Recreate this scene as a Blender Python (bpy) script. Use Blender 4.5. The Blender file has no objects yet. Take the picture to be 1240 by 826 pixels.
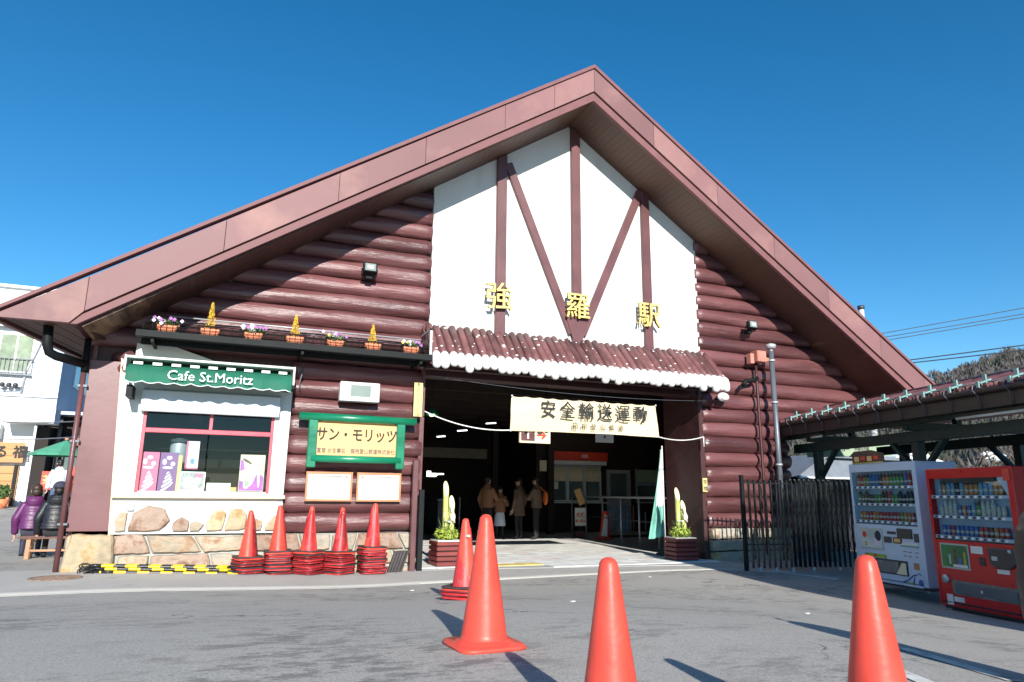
import bpy, bmesh, math, random
from mathutils import Vector, Matrix, noise
R = math.radians
random.seed(7)
sc = bpy.context.scene
COL = sc.collection

# ------------------------------------------------------------------ camera
cam = bpy.data.cameras.new('camera'); cam_o = bpy.data.objects.new('camera', cam); COL.objects.link(cam_o)
CAM = Vector((0, 0, 1.22))
_y, _p, _r = R(22.378), R(12.549), R(0.5936)
fwd = Vector((math.sin(_y)*math.cos(_p), math.cos(_y)*math.cos(_p), math.sin(_p)))
rt = Vector((math.cos(_y), -math.sin(_y), 0)); up = rt.cross(fwd)
RR = rt*math.cos(_r) + up*math.sin(_r); UU = up*math.cos(_r) - rt*math.sin(_r)
m3 = Matrix((RR, UU, -fwd)).transposed()
cam_o.matrix_world = Matrix.Translation(CAM) @ m3.to_4x4()
cam.sensor_width = 36; cam.lens = 840/1240*36; cam.clip_end = 3000; cam.clip_start = .05
sc.camera = cam_o

# ------------------------------------------------------------------ light
SUN = Vector((.14, 1, -.43)).normalized()
world = bpy.data.worlds.new('World'); sc.world = world; world.use_nodes = True
nt = world.node_tree; bg = nt.nodes['Background']
sky = nt.nodes.new('ShaderNodeTexSky'); sky.sky_type = 'NISHITA'; sky.sun_disc = False
sky.sun_elevation = math.asin(-SUN.z); sky.sun_rotation = math.atan2(-SUN.x, -SUN.y)
sky.altitude = 700; sky.air_density = 1.0; sky.dust_density = .0; sky.ozone_density = 3.0
hsv = nt.nodes.new('ShaderNodeHueSaturation'); hsv.inputs['Hue'].default_value = .494; hsv.inputs['Saturation'].default_value = 1.32; hsv.inputs['Value'].default_value = 1.55
nt.links.new(sky.outputs[0], hsv.inputs['Color']); nt.links.new(hsv.outputs[0], bg.inputs[0]); bg.inputs[1].default_value = .070
sl = bpy.data.lights.new('sun', 'SUN'); sl.energy = 5.0; sl.angle = R(.53); sl.color = (1, .95, .87)
so = bpy.data.objects.new('sun', sl); COL.objects.link(so); so.rotation_euler = SUN.to_track_quat('-Z', 'Y').to_euler()
so.location = (-5, -20, 30)
vs = sc.view_settings; vs.view_transform = 'Standard'; vs.look = 'None'; vs.exposure = .62; vs.gamma = 1
sc.display_settings.display_device = 'sRGB'

# ------------------------------------------------------------------ materials
def new_mat(name):
    m = bpy.data.materials.new(name); m.use_nodes = True
    n = m.node_tree.nodes; l = m.node_tree.links
    return m, n, l, n['Principled BSDF']
def mat(name, col, rough=.6, metal=0., var=.12, scale=4., bump=.15, bscale=40., stretch=(1, 1, 1), rnd=.0, spots=None, spec=.5, emis=None, coat=0, dirt=None, trans=0, detail=5, grain=0, bdist=.02):
    m, n, l, b = new_mat(name)
    tc = n.new('ShaderNodeTexCoord'); mp = n.new('ShaderNodeMapping'); mp.inputs['Scale'].default_value = stretch
    l.new(tc.outputs['Object'], mp.inputs[0])
    oi = n.new('ShaderNodeObjectInfo')
    loc = n.new('ShaderNodeVectorMath'); loc.operation = 'SCALE'; 
    cx = n.new('ShaderNodeCombineXYZ')
    for i in range(3): l.new(oi.outputs['Random'], cx.inputs[i])
    l.new(cx.outputs[0], loc.inputs[0]); loc.inputs['Scale'].default_value = 23.
    l.new(loc.outputs[0], mp.inputs['Location'])
    ns = n.new('ShaderNodeTexNoise'); ns.inputs['Scale'].default_value = scale; ns.inputs['Detail'].default_value = detail
    l.new(mp.outputs[0], ns.inputs[0])
    ns2 = n.new('ShaderNodeTexNoise'); ns2.inputs['Scale'].default_value = bscale; ns2.inputs['Detail'].default_value = 4
    l.new(mp.outputs[0], ns2.inputs[0])
    mr = n.new('ShaderNodeMapRange'); mr.inputs[1].default_value = .3; mr.inputs[2].default_value = .7
    mr.inputs[3].default_value = 1-var; mr.inputs[4].default_value = 1+var; l.new(ns.outputs[0], mr.inputs[0])
    mr2 = n.new('ShaderNodeMapRange'); mr2.inputs[3].default_value = 1-rnd; mr2.inputs[4].default_value = 1+rnd
    l.new(oi.outputs['Random'], mr2.inputs[0])
    mm = n.new('ShaderNodeMath'); mm.operation = 'MULTIPLY'; l.new(mr.outputs[0], mm.inputs[0]); l.new(mr2.outputs[0], mm.inputs[1])
    hs = n.new('ShaderNodeHueSaturation'); hs.inputs['Color'].default_value = (*col, 1); l.new(mm.outputs[0], hs.inputs['Value'])
    out = hs.outputs[0]
    if dirt:  # (colour, scale, low, high)
        nd = n.new('ShaderNodeTexNoise'); nd.inputs['Scale'].default_value = dirt[1]; nd.inputs['Detail'].default_value = 8; nd.inputs['Roughness'].default_value = .65
        l.new(mp.outputs[0], nd.inputs[0])
        r = n.new('ShaderNodeMapRange'); r.inputs[1].default_value = dirt[2]; r.inputs[2].default_value = dirt[3]; l.new(nd.outputs[0], r.inputs[0])
        mx = n.new('ShaderNodeMix'); mx.data_type = 'RGBA'; l.new(r.outputs[0], mx.inputs[0]); l.new(out, mx.inputs[6]); mx.inputs[7].default_value = (*dirt[0], 1)
        out = mx.outputs[2]
    l.new(out, b.inputs['Base Color'])
    rr = n.new('ShaderNodeMapRange'); rr.inputs[3].default_value = max(0, rough-.12); rr.inputs[4].default_value = min(1, rough+.12)
    l.new(ns.outputs[0], rr.inputs[0]); l.new(rr.outputs[0], b.inputs['Roughness'])
    b.inputs['Metallic'].default_value = metal; b.inputs['Specular IOR Level'].default_value = spec
    if coat: b.inputs['Coat Weight'].default_value = coat; b.inputs['Coat Roughness'].default_value = .15
    if trans: b.inputs['Transmission Weight'].default_value = trans
    if bump:
        bp = n.new('ShaderNodeBump'); bp.inputs['Strength'].default_value = bump; bp.inputs['Distance'].default_value = bdist
        hgt = ns2.outputs[0]
        if grain:
            mg = n.new('ShaderNodeMapping'); mg.inputs['Scale'].default_value = (.06, 1, 1); l.new(mp.outputs[0], mg.inputs[0])
            ng = n.new('ShaderNodeTexNoise'); ng.inputs['Scale'].default_value = 46; ng.inputs['Detail'].default_value = 6; ng.inputs['Roughness'].default_value = .7; l.new(mg.outputs[0], ng.inputs[0])
            ad = n.new('ShaderNodeMath'); ad.operation = 'MULTIPLY_ADD'; ad.inputs[1].default_value = grain; l.new(ng.outputs[0], ad.inputs[0]); l.new(hgt, ad.inputs[2]); hgt = ad.outputs[0]
        l.new(hgt, bp.inputs['Height']); l.new(bp.outputs[0], b.inputs['Normal'])
    if emis: b.inputs['Emission Color'].default_value = (*emis[0], 1); b.inputs['Emission Strength'].default_value = emis[1]
    return m
def glass_mat(name, tint=(.9, .95, .95), refl=.12):
    m, n, l, b = new_mat(name); n.remove(b)
    o = n['Material Output']; t = n.new('ShaderNodeBsdfTransparent'); t.inputs[0].default_value = (*tint, 1)
    g = n.new('ShaderNodeBsdfGlossy'); g.inputs['Roughness'].default_value = .03
    f = n.new('ShaderNodeLayerWeight'); f.inputs[0].default_value = .5
    p5 = n.new('ShaderNodeMath'); p5.operation = 'POWER'; p5.inputs[1].default_value = 4.; l.new(f.outputs['Facing'], p5.inputs[0])
    a = n.new('ShaderNodeMath'); a.operation = 'ADD'; a.inputs[1].default_value = .012+refl*.08; l.new(p5.outputs[0], a.inputs[0])
    x = n.new('ShaderNodeMixShader'); l.new(a.outputs[0], x.inputs[0]); l.new(t.outputs[0], x.inputs[1]); l.new(g.outputs[0], x.inputs[2]); l.new(x.outputs[0], o.inputs[0])
    return m
MT = {}
def T(k, *a, **kw): MT[k] = mat(k, *a, **kw); return MT[k]
T('poster_text', (.80, .62, .70), .5, bump=0)
T('jamb', (.055, .020, .020), .5, var=.2)  # maroon darkened: the shade on the right jamb is put into the colour
T('log_paint', (.122, .046, .048), .35, var=.34, scale=2.6, bump=.75, bscale=9, stretch=(.16, 1, 1), rnd=.20, spec=.65, dirt=((.27, .12, .115), 3.4, .56, .80), grain=.25, bdist=.035)
T('log_end', (.13, .05, .05), .6, var=.3, scale=10)
T('maroon', (.125, .050, .052), .4, var=.15, scale=2, bump=.2, rnd=.06)
T('maroon_board', (.155, .062, .065), .38, var=.12, scale=1.1, bump=.08, bscale=6)
T('maroon_dark', (.05, .014, .016), .5, var=.2)
T('fascia_metal', (.215, .110, .112), .55, metal=.0, var=.12, scale=.6, bump=.22, bscale=1.3, rnd=.12, spec=.25, dirt=((.31, .17, .15), .5, .52, .70))  # lighter second colour paints in the metal's wavy reflections
T('fascia_edge', (.185, .082, .084), .6, spec=.3, var=.1, bump=.05)
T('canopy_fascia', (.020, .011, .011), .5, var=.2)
T('joint', (.30, .295, .28), .8, var=.1)
T('roof_metal', (.16, .05, .055), .4, metal=.2, var=.12, scale=1)
T('soffit_wood', (.085, .040, .026), .55, var=.25, scale=1.2, stretch=(1, .3, 1), bump=.2, rnd=.15, dirt=((.34, .22, .13), .45, .60, .66))
T('white_plaster', (.68, .68, .645), .8, var=.05, scale=1.2, bump=.35, bscale=25, stretch=(1, 1, .35), dirt=((.48, .48, .44), 1.6, .52, .9))
T('white_panel', (.60, .63, .60), .5, var=.03, scale=3, bump=.03)
T('cream_edge', (.75, .55, .36), .5)
T('shutter_grey', (.52, .58, .62), .45, var=.06, scale=2, bump=.03)
T('red_frame', (.52, .075, .11), .35, var=.08, bump=.03)
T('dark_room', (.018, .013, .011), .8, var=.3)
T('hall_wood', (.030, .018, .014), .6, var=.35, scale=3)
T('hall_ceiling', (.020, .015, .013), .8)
T('green_paint', (.006, .17, .085), .28, var=.25, scale=3, stretch=(.4, 1, 1), bump=.3, bscale=12, coat=.2)
T('awning_green', (.008, .125, .075), .75, var=.12, scale=6, bump=.1)
T('awning_white', (.78, .82, .78), .8, var=.05)
T('letter_white', (.85, .87, .84), .6, var=.02, bump=0)
T('ink', (.02, .018, .018), .7, var=.1, bump=0)
T('ink_faint', (.16, .13, .12), .7, bump=0)
T('sign_orange', (.72, .43, .17), .5, var=.05, scale=1.2, bump=.03)
T('sign_cream', (.76, .66, .46), .6, var=.04)
T('sign_yellow', (.66, .56, .22), .6, var=.12, scale=9)
T('wood_frame', (.45, .20, .09), .5, var=.15, stretch=(.3, 1, 1))
T('paper', (.80, .78, .68), .8, var=.02, bump=0)
T('gold', (.88, .66, .20), .35, metal=.15, var=.1, bump=.05)
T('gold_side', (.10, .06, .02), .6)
T('black_metal', (.008, .010, .011), .6, var=.3, bump=.1, spec=.2)
T('black_slats', (.016, .018, .020), .25, var=.3, bump=.1)
T('grey_pipe', (.125, .14, .165), .4, metal=.2, var=.15, stretch=(1, 1, .3))
T('grey_alu', (.48, .50, .52), .4, metal=.3, var=.06, bump=.03)
T('light_alu', (.66, .68, .68), .45, var=.06, bump=.02)
T('lcd', (.22, .27, .24), .2, var=.05, bump=0)
T('conduit', (.20, .17, .16), .5)
T('pink_box', (.50, .20, .15), .5, var=.15)
T('cone_red', (.68, .068, .044), .42, var=.16, scale=4, bump=.12, bscale=14, rnd=.06, spec=.4, dirt=((.36, .10, .08), 11, .56, .78))
T('cone_red_old', (.36, .022, .025), .45, var=.3, scale=7, bump=.1, rnd=.35, dirt=((.40, .12, .11), 9, .56, .8))
T('rubber', (.045, .036, .038), .7, var=.3, scale=9, bump=.2, rnd=.3)
T('rubber_red', (.19, .022, .028), .5, var=.3, scale=9, rnd=.25)
T('bar_black', (.022, .024, .025), .35, rnd=.2)
T('bar_yellow', (.80, .52, .015), .4, var=.12, scale=9, rnd=.1)
T('terracotta', (.72, .22, .10), .6, var=.12, scale=15)
T('petal_purple', (.38, .16, .42), .7, var=.4, scale=30, bump=0)
T('petal_white', (.75, .68, .72), .7, bump=0)
T('petal_yellow', (.80, .62, .12), .7, bump=0)
T('leaf', (.07, .12, .03), .6, var=.5, scale=12, bump=0, rnd=.2)
T('leaf_light', (.30, .38, .05), .55, var=.45, scale=16, bump=0)
T('leaf_golden', (.62, .40, .035), .6, var=.3, scale=20, bump=0)
T('bamboo', (.46, .50, .16), .35, var=.2, scale=5, stretch=(1, 1, .3), rnd=.15)
T('bamboo_cut', (.80, .70, .38), .5, bump=0)
T('straw', (.74, .70, .58), .7, var=.2)
T('planter_wood', (.17, .033, .030), .45, var=.25, scale=4, stretch=(.4, 1, 1), rnd=.12)
T('tile', (.74, .74, .71), .75, var=.10, scale=5, bump=.1, rnd=.06, dirt=((.50, .49, .46), 1.4, .60, .9))
T('tile_pink', (.72, .66, .63), .75, var=.1, rnd=.08)
T('tile_yellow', (.70, .54, .20), .75, var=.15, rnd=.05)
T('concrete', (.44, .435, .41), .85, var=.12, scale=3, bump=.2)
T('iron', (.26, .17, .12), .6, var=.3, scale=12, bump=.3)
T('banner', (.70, .585, .37), .85, var=.04, scale=2, bump=.05)
T('rope', (.72, .72, .68), .8)
T('lamp_glow', (.6, .8, .3), .4, emis=((.75, 1, .35), 5))
T('tube_glow', (.9, .95, 1), .4, emis=((.9, .97, 1), 3.0))
T('added_tube_glow', (.9, .95, 1), .4, emis=((1, .95, .85), 9.0))
T('sign_glow', (.9, .9, .85), .4, emis=((1, 1, .95), .8))
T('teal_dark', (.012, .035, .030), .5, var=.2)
T('turquoise', (.20, .36, .34), .4, var=.15)
T('skin', (.55, .33, .24), .5, var=.06, bump=.02)
T('hair_black', (.012, .010, .010), .5, var=.3, scale=40)
T('hair_grey', (.22, .21, .20), .5, var=.3, scale=40)
T('trousers', (.018, .018, .022), .8)
T('jeans', (.06, .10, .18), .8)
T('shoe', (.02, .018, .018), .5)
T('purple_puffer', (.10, .018, .095), .45, var=.15, scale=9, bump=.3, bscale=25)
T('black_puffer', (.012, .014, .019), .45, var=.2, scale=9, bump=.3, bscale=25)
T('tan_jacket', (.26, .12, .06), .7)
T('brown_jacket', (.14, .09, .06), .7)
T('pink_scarf', (.42, .25, .22), .8)
T('white_cloth', (.62, .68, .78), .8)
T('orange_bag', (.75, .16, .03), .6)
T('knit_navy', (.03, .035, .06), .8)
T('bench_wood', (.42, .22, .12), .6, var=.2)
T('vend_white', (.52, .60, .74), .35, var=.03, bump=.02)
T('vend_red', (.56, .018, .02), .3, var=.04, bump=.02)
T('vend_back', (.30, .42, .60), .5, bump=0)
T('vend_dark', (.05, .05, .055), .35)
T('vend_flap', (.16, .16, .16), .25, var=.2)
T('sticker', (.72, .72, .70), .6, bump=0)
T('button', (.75, .78, .82), .3, bump=0)
for k, c in dict(can_red=(.60, .03, .03), can_blue=(.05, .16, .55), can_green=(.10, .35, .06), can_orange=(.72, .24, .03), can_brown=(.12, .05, .03), can_white=(.65, .65, .62), can_black=(.03, .03, .04), can_yellow=(.75, .55, .08), can_cyan=(.15, .40, .62)).items():
    T(k, tuple(q*.62+.04 for q in c) if k != 'can_black' else c, .3, metal=.1, bump=0, var=.35, scale=45)
T('house_white', (.78, .80, .80), .85, var=.04, scale=.7, bump=.1, bscale=8, dirt=((.60, .62, .62), .4, .6, .95))
T('house_white_shade', (.50, .58, .68), .85, var=.05, scale=.7)  # house white with the unlit side's blue shade put into the colour
T('window_glass', (.10, .15, .15), .12, var=.3, scale=.9, bump=0)
T('shop_orange', (.48, .24, .09), .6, var=.12, stretch=(.3, 1, 1))
T('parasol_green', (.06, .27, .17), .8, var=.1)
T('sign_red', (.70, .06, .03), .5)
T('curtain', (.24, .30, .21), .8, var=.3, scale=3)
T('shed_roof', (.17, .19, .22), .5, var=.12)
T('mint_board', (.40, .52, .36), .6, var=.08)
T('bark', (.11, .085, .065), .85, var=.3, scale=10, bump=.5)
T('flag_teal', (.16, .42, .34), .75, var=.3, scale=3)
T('flag_white', (.70, .76, .74), .75, var=.15)
T('stone_grout', (.36, .37, .34), .9, var=.12, scale=6, bump=.3)
T('paint_white', (.62, .62, .58), .8, var=.15, scale=8, dirt=((.2, .2, .2), 9, .5, .7))
T('snow_white', (.74, .75, .74), .55, var=.03, bump=.05)
T('shingle', (.135, .055, .055), .5, var=.28, scale=5, bump=.3, bscale=12, rnd=.3)
MT['glass'] = glass_mat('glass'); MT['glass_dark'] = glass_mat('glass_dark', (.55, .6, .6), .3)
# ------------------------------------------------------------------ mesh builder
class M:
    def __init__(s): s.v = []; s.f = []; s.m = []; s.s = []
    def add(s, vs, fs, mi=0, sm=False):
        o = len(s.v); s.v += [tuple(v) for v in vs]
        for f in fs: s.f.append([i+o for i in f]); s.m.append(mi); s.s.append(sm)
        return s
    def box(s, x0, x1, y0, y1, z0, z1, mi=0):
        return s.add([(x0,y0,z0),(x1,y0,z0),(x1,y1,z0),(x0,y1,z0),(x0,y0,z1),(x1,y0,z1),(x1,y1,z1),(x0,y1,z1)],
              [(0,3,2,1),(4,5,6,7),(0,1,5,4),(1,2,6,5),(2,3,7,6),(3,0,4,7)], mi)
    def obox(s, c, ax, ay, az, mi=0):   # oriented box, half-axis vectors
        c = Vector(c); ax = Vector(ax); ay = Vector(ay); az = Vector(az)
        P = [c+ax*i+ay*j+az*k for k in (-1, 1) for (i, j) in ((-1,-1),(1,-1),(1,1),(-1,1))]
        return s.add(P, [(0,3,2,1),(4,5,6,7),(0,1,5,4),(1,2,6,5),(2,3,7,6),(3,0,4,7)], mi)
    def tube(s, pts, r, n=10, mi=0, cap=True, sm=True, sq=1.):
        pts = [Vector(p) for p in pts]; k = len(pts); rs = r if isinstance(r, (list, tuple)) else [r]*k
        t0 = (pts[1]-pts[0]).normalized(); a = Vector((0, 0, 1)) if abs(t0.z) < .9 else Vector((1, 0, 0))
        u = t0.cross(a).normalized(); V = []
        for i, p in enumerate(pts):
            t = (pts[min(i+1, k-1)]-pts[max(i-1, 0)]).normalized()
            u = (u-t*u.dot(t)).normalized(); w = t.cross(u)
            V += [p+(u*math.cos(q)+w*math.sin(q)*sq)*rs[i] for q in [2*math.pi*j/n for j in range(n)]]
        F = [(i*n+j, i*n+(j+1) % n, (i+1)*n+(j+1) % n, (i+1)*n+j) for i in range(k-1) for j in range(n)]
        s.add(V, F, mi, sm)
        if cap: s.add(V[:n], [tuple(range(n))[::-1]], mi); s.add(V[-n:], [tuple(range(n))], mi)
        return s
    def prism(s, poly, a, b, axis='y', mi=0):   # poly in (x,z) for y, (y,z) for x, (x,y) for z
        n = len(poly)
        def q(p, d): return {'y': (p[0], d, p[1]), 'x': (d, p[0], p[1]), 'z': (p[0], p[1], d)}[axis]
        V = [q(p, a) for p in poly]+[q(p, b) for p in poly]
        F = [tuple(range(n)), tuple(range(2*n-1, n-1, -1))]+[(i, i+n, (i+1) % n+n, (i+1) % n) for i in range(n)]
        return s.add(V, F, mi)
    def rev(s, prof, c=(0, 0, 0), n=24, mi=0, sm=True, mis=None):
        c = Vector(c); V = [c+Vector((r*math.cos(t), r*math.sin(t), z)) for r, z in prof for t in [2*math.pi*j/n for j in range(n)]]
        for i in range(len(prof)-1):
            s_m = mis[i] if mis else mi
            for j in range(n): s.f.append([len(s.v)+x for x in (i*n+j, i*n+(j+1) % n, (i+1)*n+(j+1) % n, (i+1)*n+j)]); s.m.append(s_m); s.s.append(sm)
        s.v += [tuple(v) for v in V]; return s
    def sph(s, c, r, nu=12, nv=8, mi=0):
        r = r if isinstance(r, (tuple, list)) else (r, r, r); c = Vector(c)
        V = [c+Vector((r[0]*math.sin(a)*math.cos(b), r[1]*math.sin(a)*math.sin(b), r[2]*math.cos(a))) for a in [math.pi*i/nv for i in range(nv+1)] for b in [2*math.pi*j/nu for j in range(nu)]]
        return s.add(V, [(i*nu+j, (i+1)*nu+j, (i+1)*nu+(j+1) % nu, i*nu+(j+1) % nu) for i in range(nv) for j in range(nu)], mi, True)
    def mesh(s, name, mats):
        me = bpy.data.meshes.new(name); me.from_pydata(s.v, [], s.f)
        for m in (mats if isinstance(mats, (list, tuple)) else [mats]): me.materials.append(MT[m] if isinstance(m, str) else m)
        me.polygons.foreach_set('material_index', s.m); me.polygons.foreach_set('use_smooth', s.s); me.update()
        bm = bmesh.new(); bm.from_mesh(me); bmesh.ops.remove_doubles(bm, verts=bm.verts, dist=1e-5); bmesh.ops.recalc_face_normals(bm, faces=bm.faces); bm.to_mesh(me); bm.free()
        return me
ORG = {}
def thing(name, label, cat, loc=(0, 0, 0), rotz=0, group=None):
    o = bpy.data.objects.new(name, None); COL.objects.link(o); o.empty_display_size = .1
    o.location = loc; o.rotation_euler = (0, 0, rotz); o['label'] = label; o['category'] = cat
    if group: o['group'] = group
    ORG[o.name] = Vector(loc); return o
def tag(o, label, cat, group=None):
    o['label'] = label; o['category'] = cat
    if group: o['group'] = group
    return o
def part(name, mb, mats, parent=None, world=True, bevel=0, kind=None, label=None, loc=None, rot=None, segs=1):
    """mb in world coordinates when world (un-rotated parents), else in the parent's own coordinates"""
    me = mb if isinstance(mb, bpy.types.Mesh) else None
    if me is None:
        if parent is not None and world and parent.name in ORG:
            g = ORG[parent.name]
            if g.length > 0: mb.v = [(v[0]-g.x, v[1]-g.y, v[2]-g.z) for v in mb.v]
        me = mb.mesh(name, mats)
    o = bpy.data.objects.new(name, me); COL.objects.link(o)
    if parent is not None:
        o.parent = parent
        if parent.name in ORG: ORG[o.name] = ORG[parent.name] if loc is None else ORG[parent.name]+Vector(loc)
    if loc is not None: o.location = loc
    if rot is not None: o.rotation_euler = rot
    if bevel:
        b = o.modifiers.new('bevel', 'BEVEL'); b.width = bevel; b.segments = segs; b.limit_method = 'ANGLE'; b.angle_limit = R(40)
    if kind: o['kind'] = kind
    if label: o['label'] = label
    return o
def struct(name, mb, mats, **k):
    o = part(name, mb, mats, None, **k); o['kind'] = 'structure'; return o
def top(name, mb, mats, label, cat, group=None, origin=None, **k):
    if origin is not None and not isinstance(mb, bpy.types.Mesh): mb.v = [(v[0]-origin[0], v[1]-origin[1], v[2]-origin[2]) for v in mb.v]
    o = part(name, mb, mats, None, **k)
    if origin is not None: o.location = origin; ORG[o.name] = Vector(origin)
    return tag(o, label, cat, group)
def dup(root, loc=None, rotz=None, label=None):
    r = root.copy(); COL.objects.link(r)
    if loc is not None: r.location = loc
    if rotz is not None: r.rotation_euler = (0, 0, rotz)
    if label: r['label'] = label
    for ch in list(root.children):
        c = ch.copy(); COL.objects.link(c); c.parent = r
        for g in list(ch.children):
            d = g.copy(); COL.objects.link(d); d.parent = c
    return r
def text_mesh(body, size, extr=.002, off=0., align='CENTER', sx=1.):
    c = bpy.data.curves.new('lettering', 'FONT'); c.body = body; c.size = size; c.extrude = extr; c.offset = off
    c.align_x = align; c.align_y = 'CENTER'; c.resolution_u = 2
    o = bpy.data.objects.new('lettering', c); COL.objects.link(o); bpy.context.view_layer.update()
    me = bpy.data.meshes.new_from_object(o.evaluated_get(bpy.context.evaluated_depsgraph_get())); bpy.data.objects.remove(o)
    if sx != 1.: me.transform(Matrix.Diagonal((sx, 1, 1, 1)))
    me.materials.clear(); me.name = 'lettering'; return me
def text(name, body, size, loc, mt, parent, rot=(R(90), 0, 0), **k):
    """loc in the parent's coordinates"""
    kind = k.pop('lab', None); me = text_mesh(body, size, **k); me.materials.append(MT[mt])
    o = part(name, me, None, parent, loc=loc, rot=rot)
    if kind: o['label'] = kind
    return o
def sm(t): t = min(max(t, 0.), 1.); return t*t*(3-2*t)
def G(x, y):
    """height of the ground"""
    t = sm((10.3-y)/6.6)
    near = .385*t*(1-sm((x-2.6)/5.2))
    right = -.2*sm((x-6.8)/2.4)*sm((11.6-y)/4.5)
    left = .12*sm((2.5-x)/4)*(1-.7*t)*sm((y+8)/6)
    far = .037*min(max(0, y-15), 80)*sm((-2.4-x)/2)
    return near+right+left+far
def leaves(mb, c, rad, n, size, seed=0, mi=0, flat=.5, shell=.3, up=0.):
    rnd = random.Random(seed); c = Vector(c)
    rad = rad if isinstance(rad, (tuple, list)) else (rad, rad, rad)
    for i in range(n):
        d = Vector((rnd.gauss(0, 1), rnd.gauss(0, 1), rnd.gauss(0, 1))).normalized()*(shell+(1-shell)*rnd.random())
        p = c+Vector((d.x*rad[0], d.y*rad[1], d.z*rad[2])); nrm = (d+Vector((rnd.gauss(0, .6), rnd.gauss(0, .6), rnd.gauss(0, .6)+up))).normalized()
        u = nrm.orthogonal().normalized(); w = nrm.cross(u); q = rnd.random()*6.28; u, w = u*math.cos(q)+w*math.sin(q), w*math.cos(q)-u*math.sin(q)
        s = size*(.6+.8*rnd.random())
        mb.add([p-u*s, p-w*s*flat, p+u*s, p+w*s*flat], [(0, 1, 2, 3)], mi)
    return mb
# ------------------------------------------------------------------ ground
def asphalt():
    m, n, l, b = new_mat('asphalt')
    tc = n.new('ShaderNodeTexCoord'); O = tc.outputs['Object']
    def noi(s, d=6, r=.6, st=None, w=None):
        x = n.new('ShaderNodeTexNoise'); x.inputs['Scale'].default_value = s; x.inputs['Detail'].default_value = d; x.inputs['Roughness'].default_value = r
        if st:
            mp = n.new('ShaderNodeMapping'); mp.inputs['Scale'].default_value = st; mp.inputs['Rotation'].default_value = (0, 0, w or 0); l.new(O, mp.inputs[0]); l.new(mp.outputs[0], x.inputs[0])
        else: l.new(O, x.inputs[0])
        return x.outputs[0]
    def rng(v, a, b_, c=0., d=1.):
        x = n.new('ShaderNodeMapRange'); x.inputs[1].default_value = a; x.inputs[2].default_value = b_; x.inputs[3].default_value = c; x.inputs[4].default_value = d; l.new(v, x.inputs[0]); return x.outputs[0]
    def mul(a, c):
        x = n.new('ShaderNodeMath'); x.operation = 'MULTIPLY'; l.new(a, x.inputs[0])
        if isinstance(c, float): x.inputs[1].default_value = c
        else: l.new(c, x.inputs[1])
        return x.outputs[0]
    def mix(f, a, c):
        x = n.new('ShaderNodeMix'); x.data_type = 'RGBA'; l.new(f, x.inputs[0])
        for i, q in ((6, a), (7, c)):
            if isinstance(q, tuple): x.inputs[i].default_value = (*q, 1)
            else: l.new(q, x.inputs[i])
        return x.outputs[2]
    base = mix(noi(.7), (.40, .380, .345), (.49, .468, .428))
    base = mix(rng(noi(75, 4, .85), .45, .55), mix(noi(.5), (.27, .257, .235), (.34, .325, .30)), base)
    # worn dark patches and crazed scuffs, stretched along the traffic
    patch = mul(rng(noi(.55, 4, .5, (1, 1.5, 1), .5), .46, .60), rng(noi(4, 9, .78, (1, 2.2, 1), .2), .49, .56))
    base = mix(mul(patch, .62), base, (.10, .098, .095))
    fine = mul(rng(noi(12, 8, .8, (1, 2.4, 1), .35), .57, .63), rng(noi(.9, 3), .42, .56))
    base = mix(mul(fine, .6), base, (.10, .10, .10))
    vo = n.new('ShaderNodeTexVoronoi'); vo.feature = 'DISTANCE_TO_EDGE'; vo.inputs['Scale'].default_value = .32
    vm = n.new('ShaderNodeMix'); vm.data_type = 'VECTOR'; vm.inputs[0].default_value = .10; l.new(O, vm.inputs[4])
    vn = n.new('ShaderNodeTexNoise'); vn.inputs['Scale'].default_value = 2.2; vn.inputs['Detail'].default_value = 6; l.new(O, vn.inputs[0]); vsx = n.new('ShaderNodeVectorMath'); vsx.operation = 'SCALE'; vsx.inputs['Scale'].default_value = 9; l.new(vn.outputs['Color'], vsx.inputs[0]); l.new(vsx.outputs[0], vm.inputs[5]); l.new(vm.outputs[1], vo.inputs['Vector'])
    crack = mul(rng(vo.outputs['Distance'], .0022, .0045, 1., 0.), rng(noi(.5, 3), .5, .56))
    base = mix(mul(crack, .8), base, (.07, .07, .07))
    pale = rng(noi(26, 4, .6), .74, .78); base = mix(mul(pale, .25), base, (.36, .36, .34))
    warm = rng(noi(.35, 3), .6, .75); base = mix(mul(warm, .35), base, (.40, .37, .29))
    l.new(base, b.inputs['Base Color']); b.inputs['Roughness'].default_value = .82; b.inputs['Specular IOR Level'].default_value = .35
    bp = n.new('ShaderNodeBump'); bp.inputs['Strength'].default_value = .3; bp.inputs['Distance'].default_value = .012
    l.new(noi(110, 4, .8), bp.inputs['Height']); l.new(bp.outputs[0], b.inputs['Normal'])
    MT['asphalt'] = m
asphalt()
T('asphalt_smooth', (.46, .44, .405), .8, var=.06, scale=1.2, bump=.4, bscale=160, dirt=((.23, .23, .23), 2.2, .6, .8))
def axis(a, b, lo, hi, st):
    v = [a, -700, -350, -180, -90, -60, -40, -30, -24] if a < -600 else [a]
    v = [q for q in (-1500, -700, -350, -180, -90, -60, -45, -36, -28, -24, -20, -16) if q < lo]
    x = lo
    while x < hi+1e-6: v.append(round(x, 3)); x += st
    return v+[q for q in (20, 24, 30, 36, 45, 60, 90, 180, 350, 700, 1500) if q > hi]
xs = axis(-1500, 1500, -12, 16, .25); ys = axis(-1500, 1500, -5, 20, .25)
g = M(); g.add([(x, y, G(x, y)) for y in ys for x in xs], [(j*len(xs)+i, j*len(xs)+i+1, (j+1)*len(xs)+i+1, (j+1)*len(xs)+i) for j in range(len(ys)-1) for i in range(len(xs)-1)], 0, True)
struct('ground', g, 'asphalt')
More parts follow.
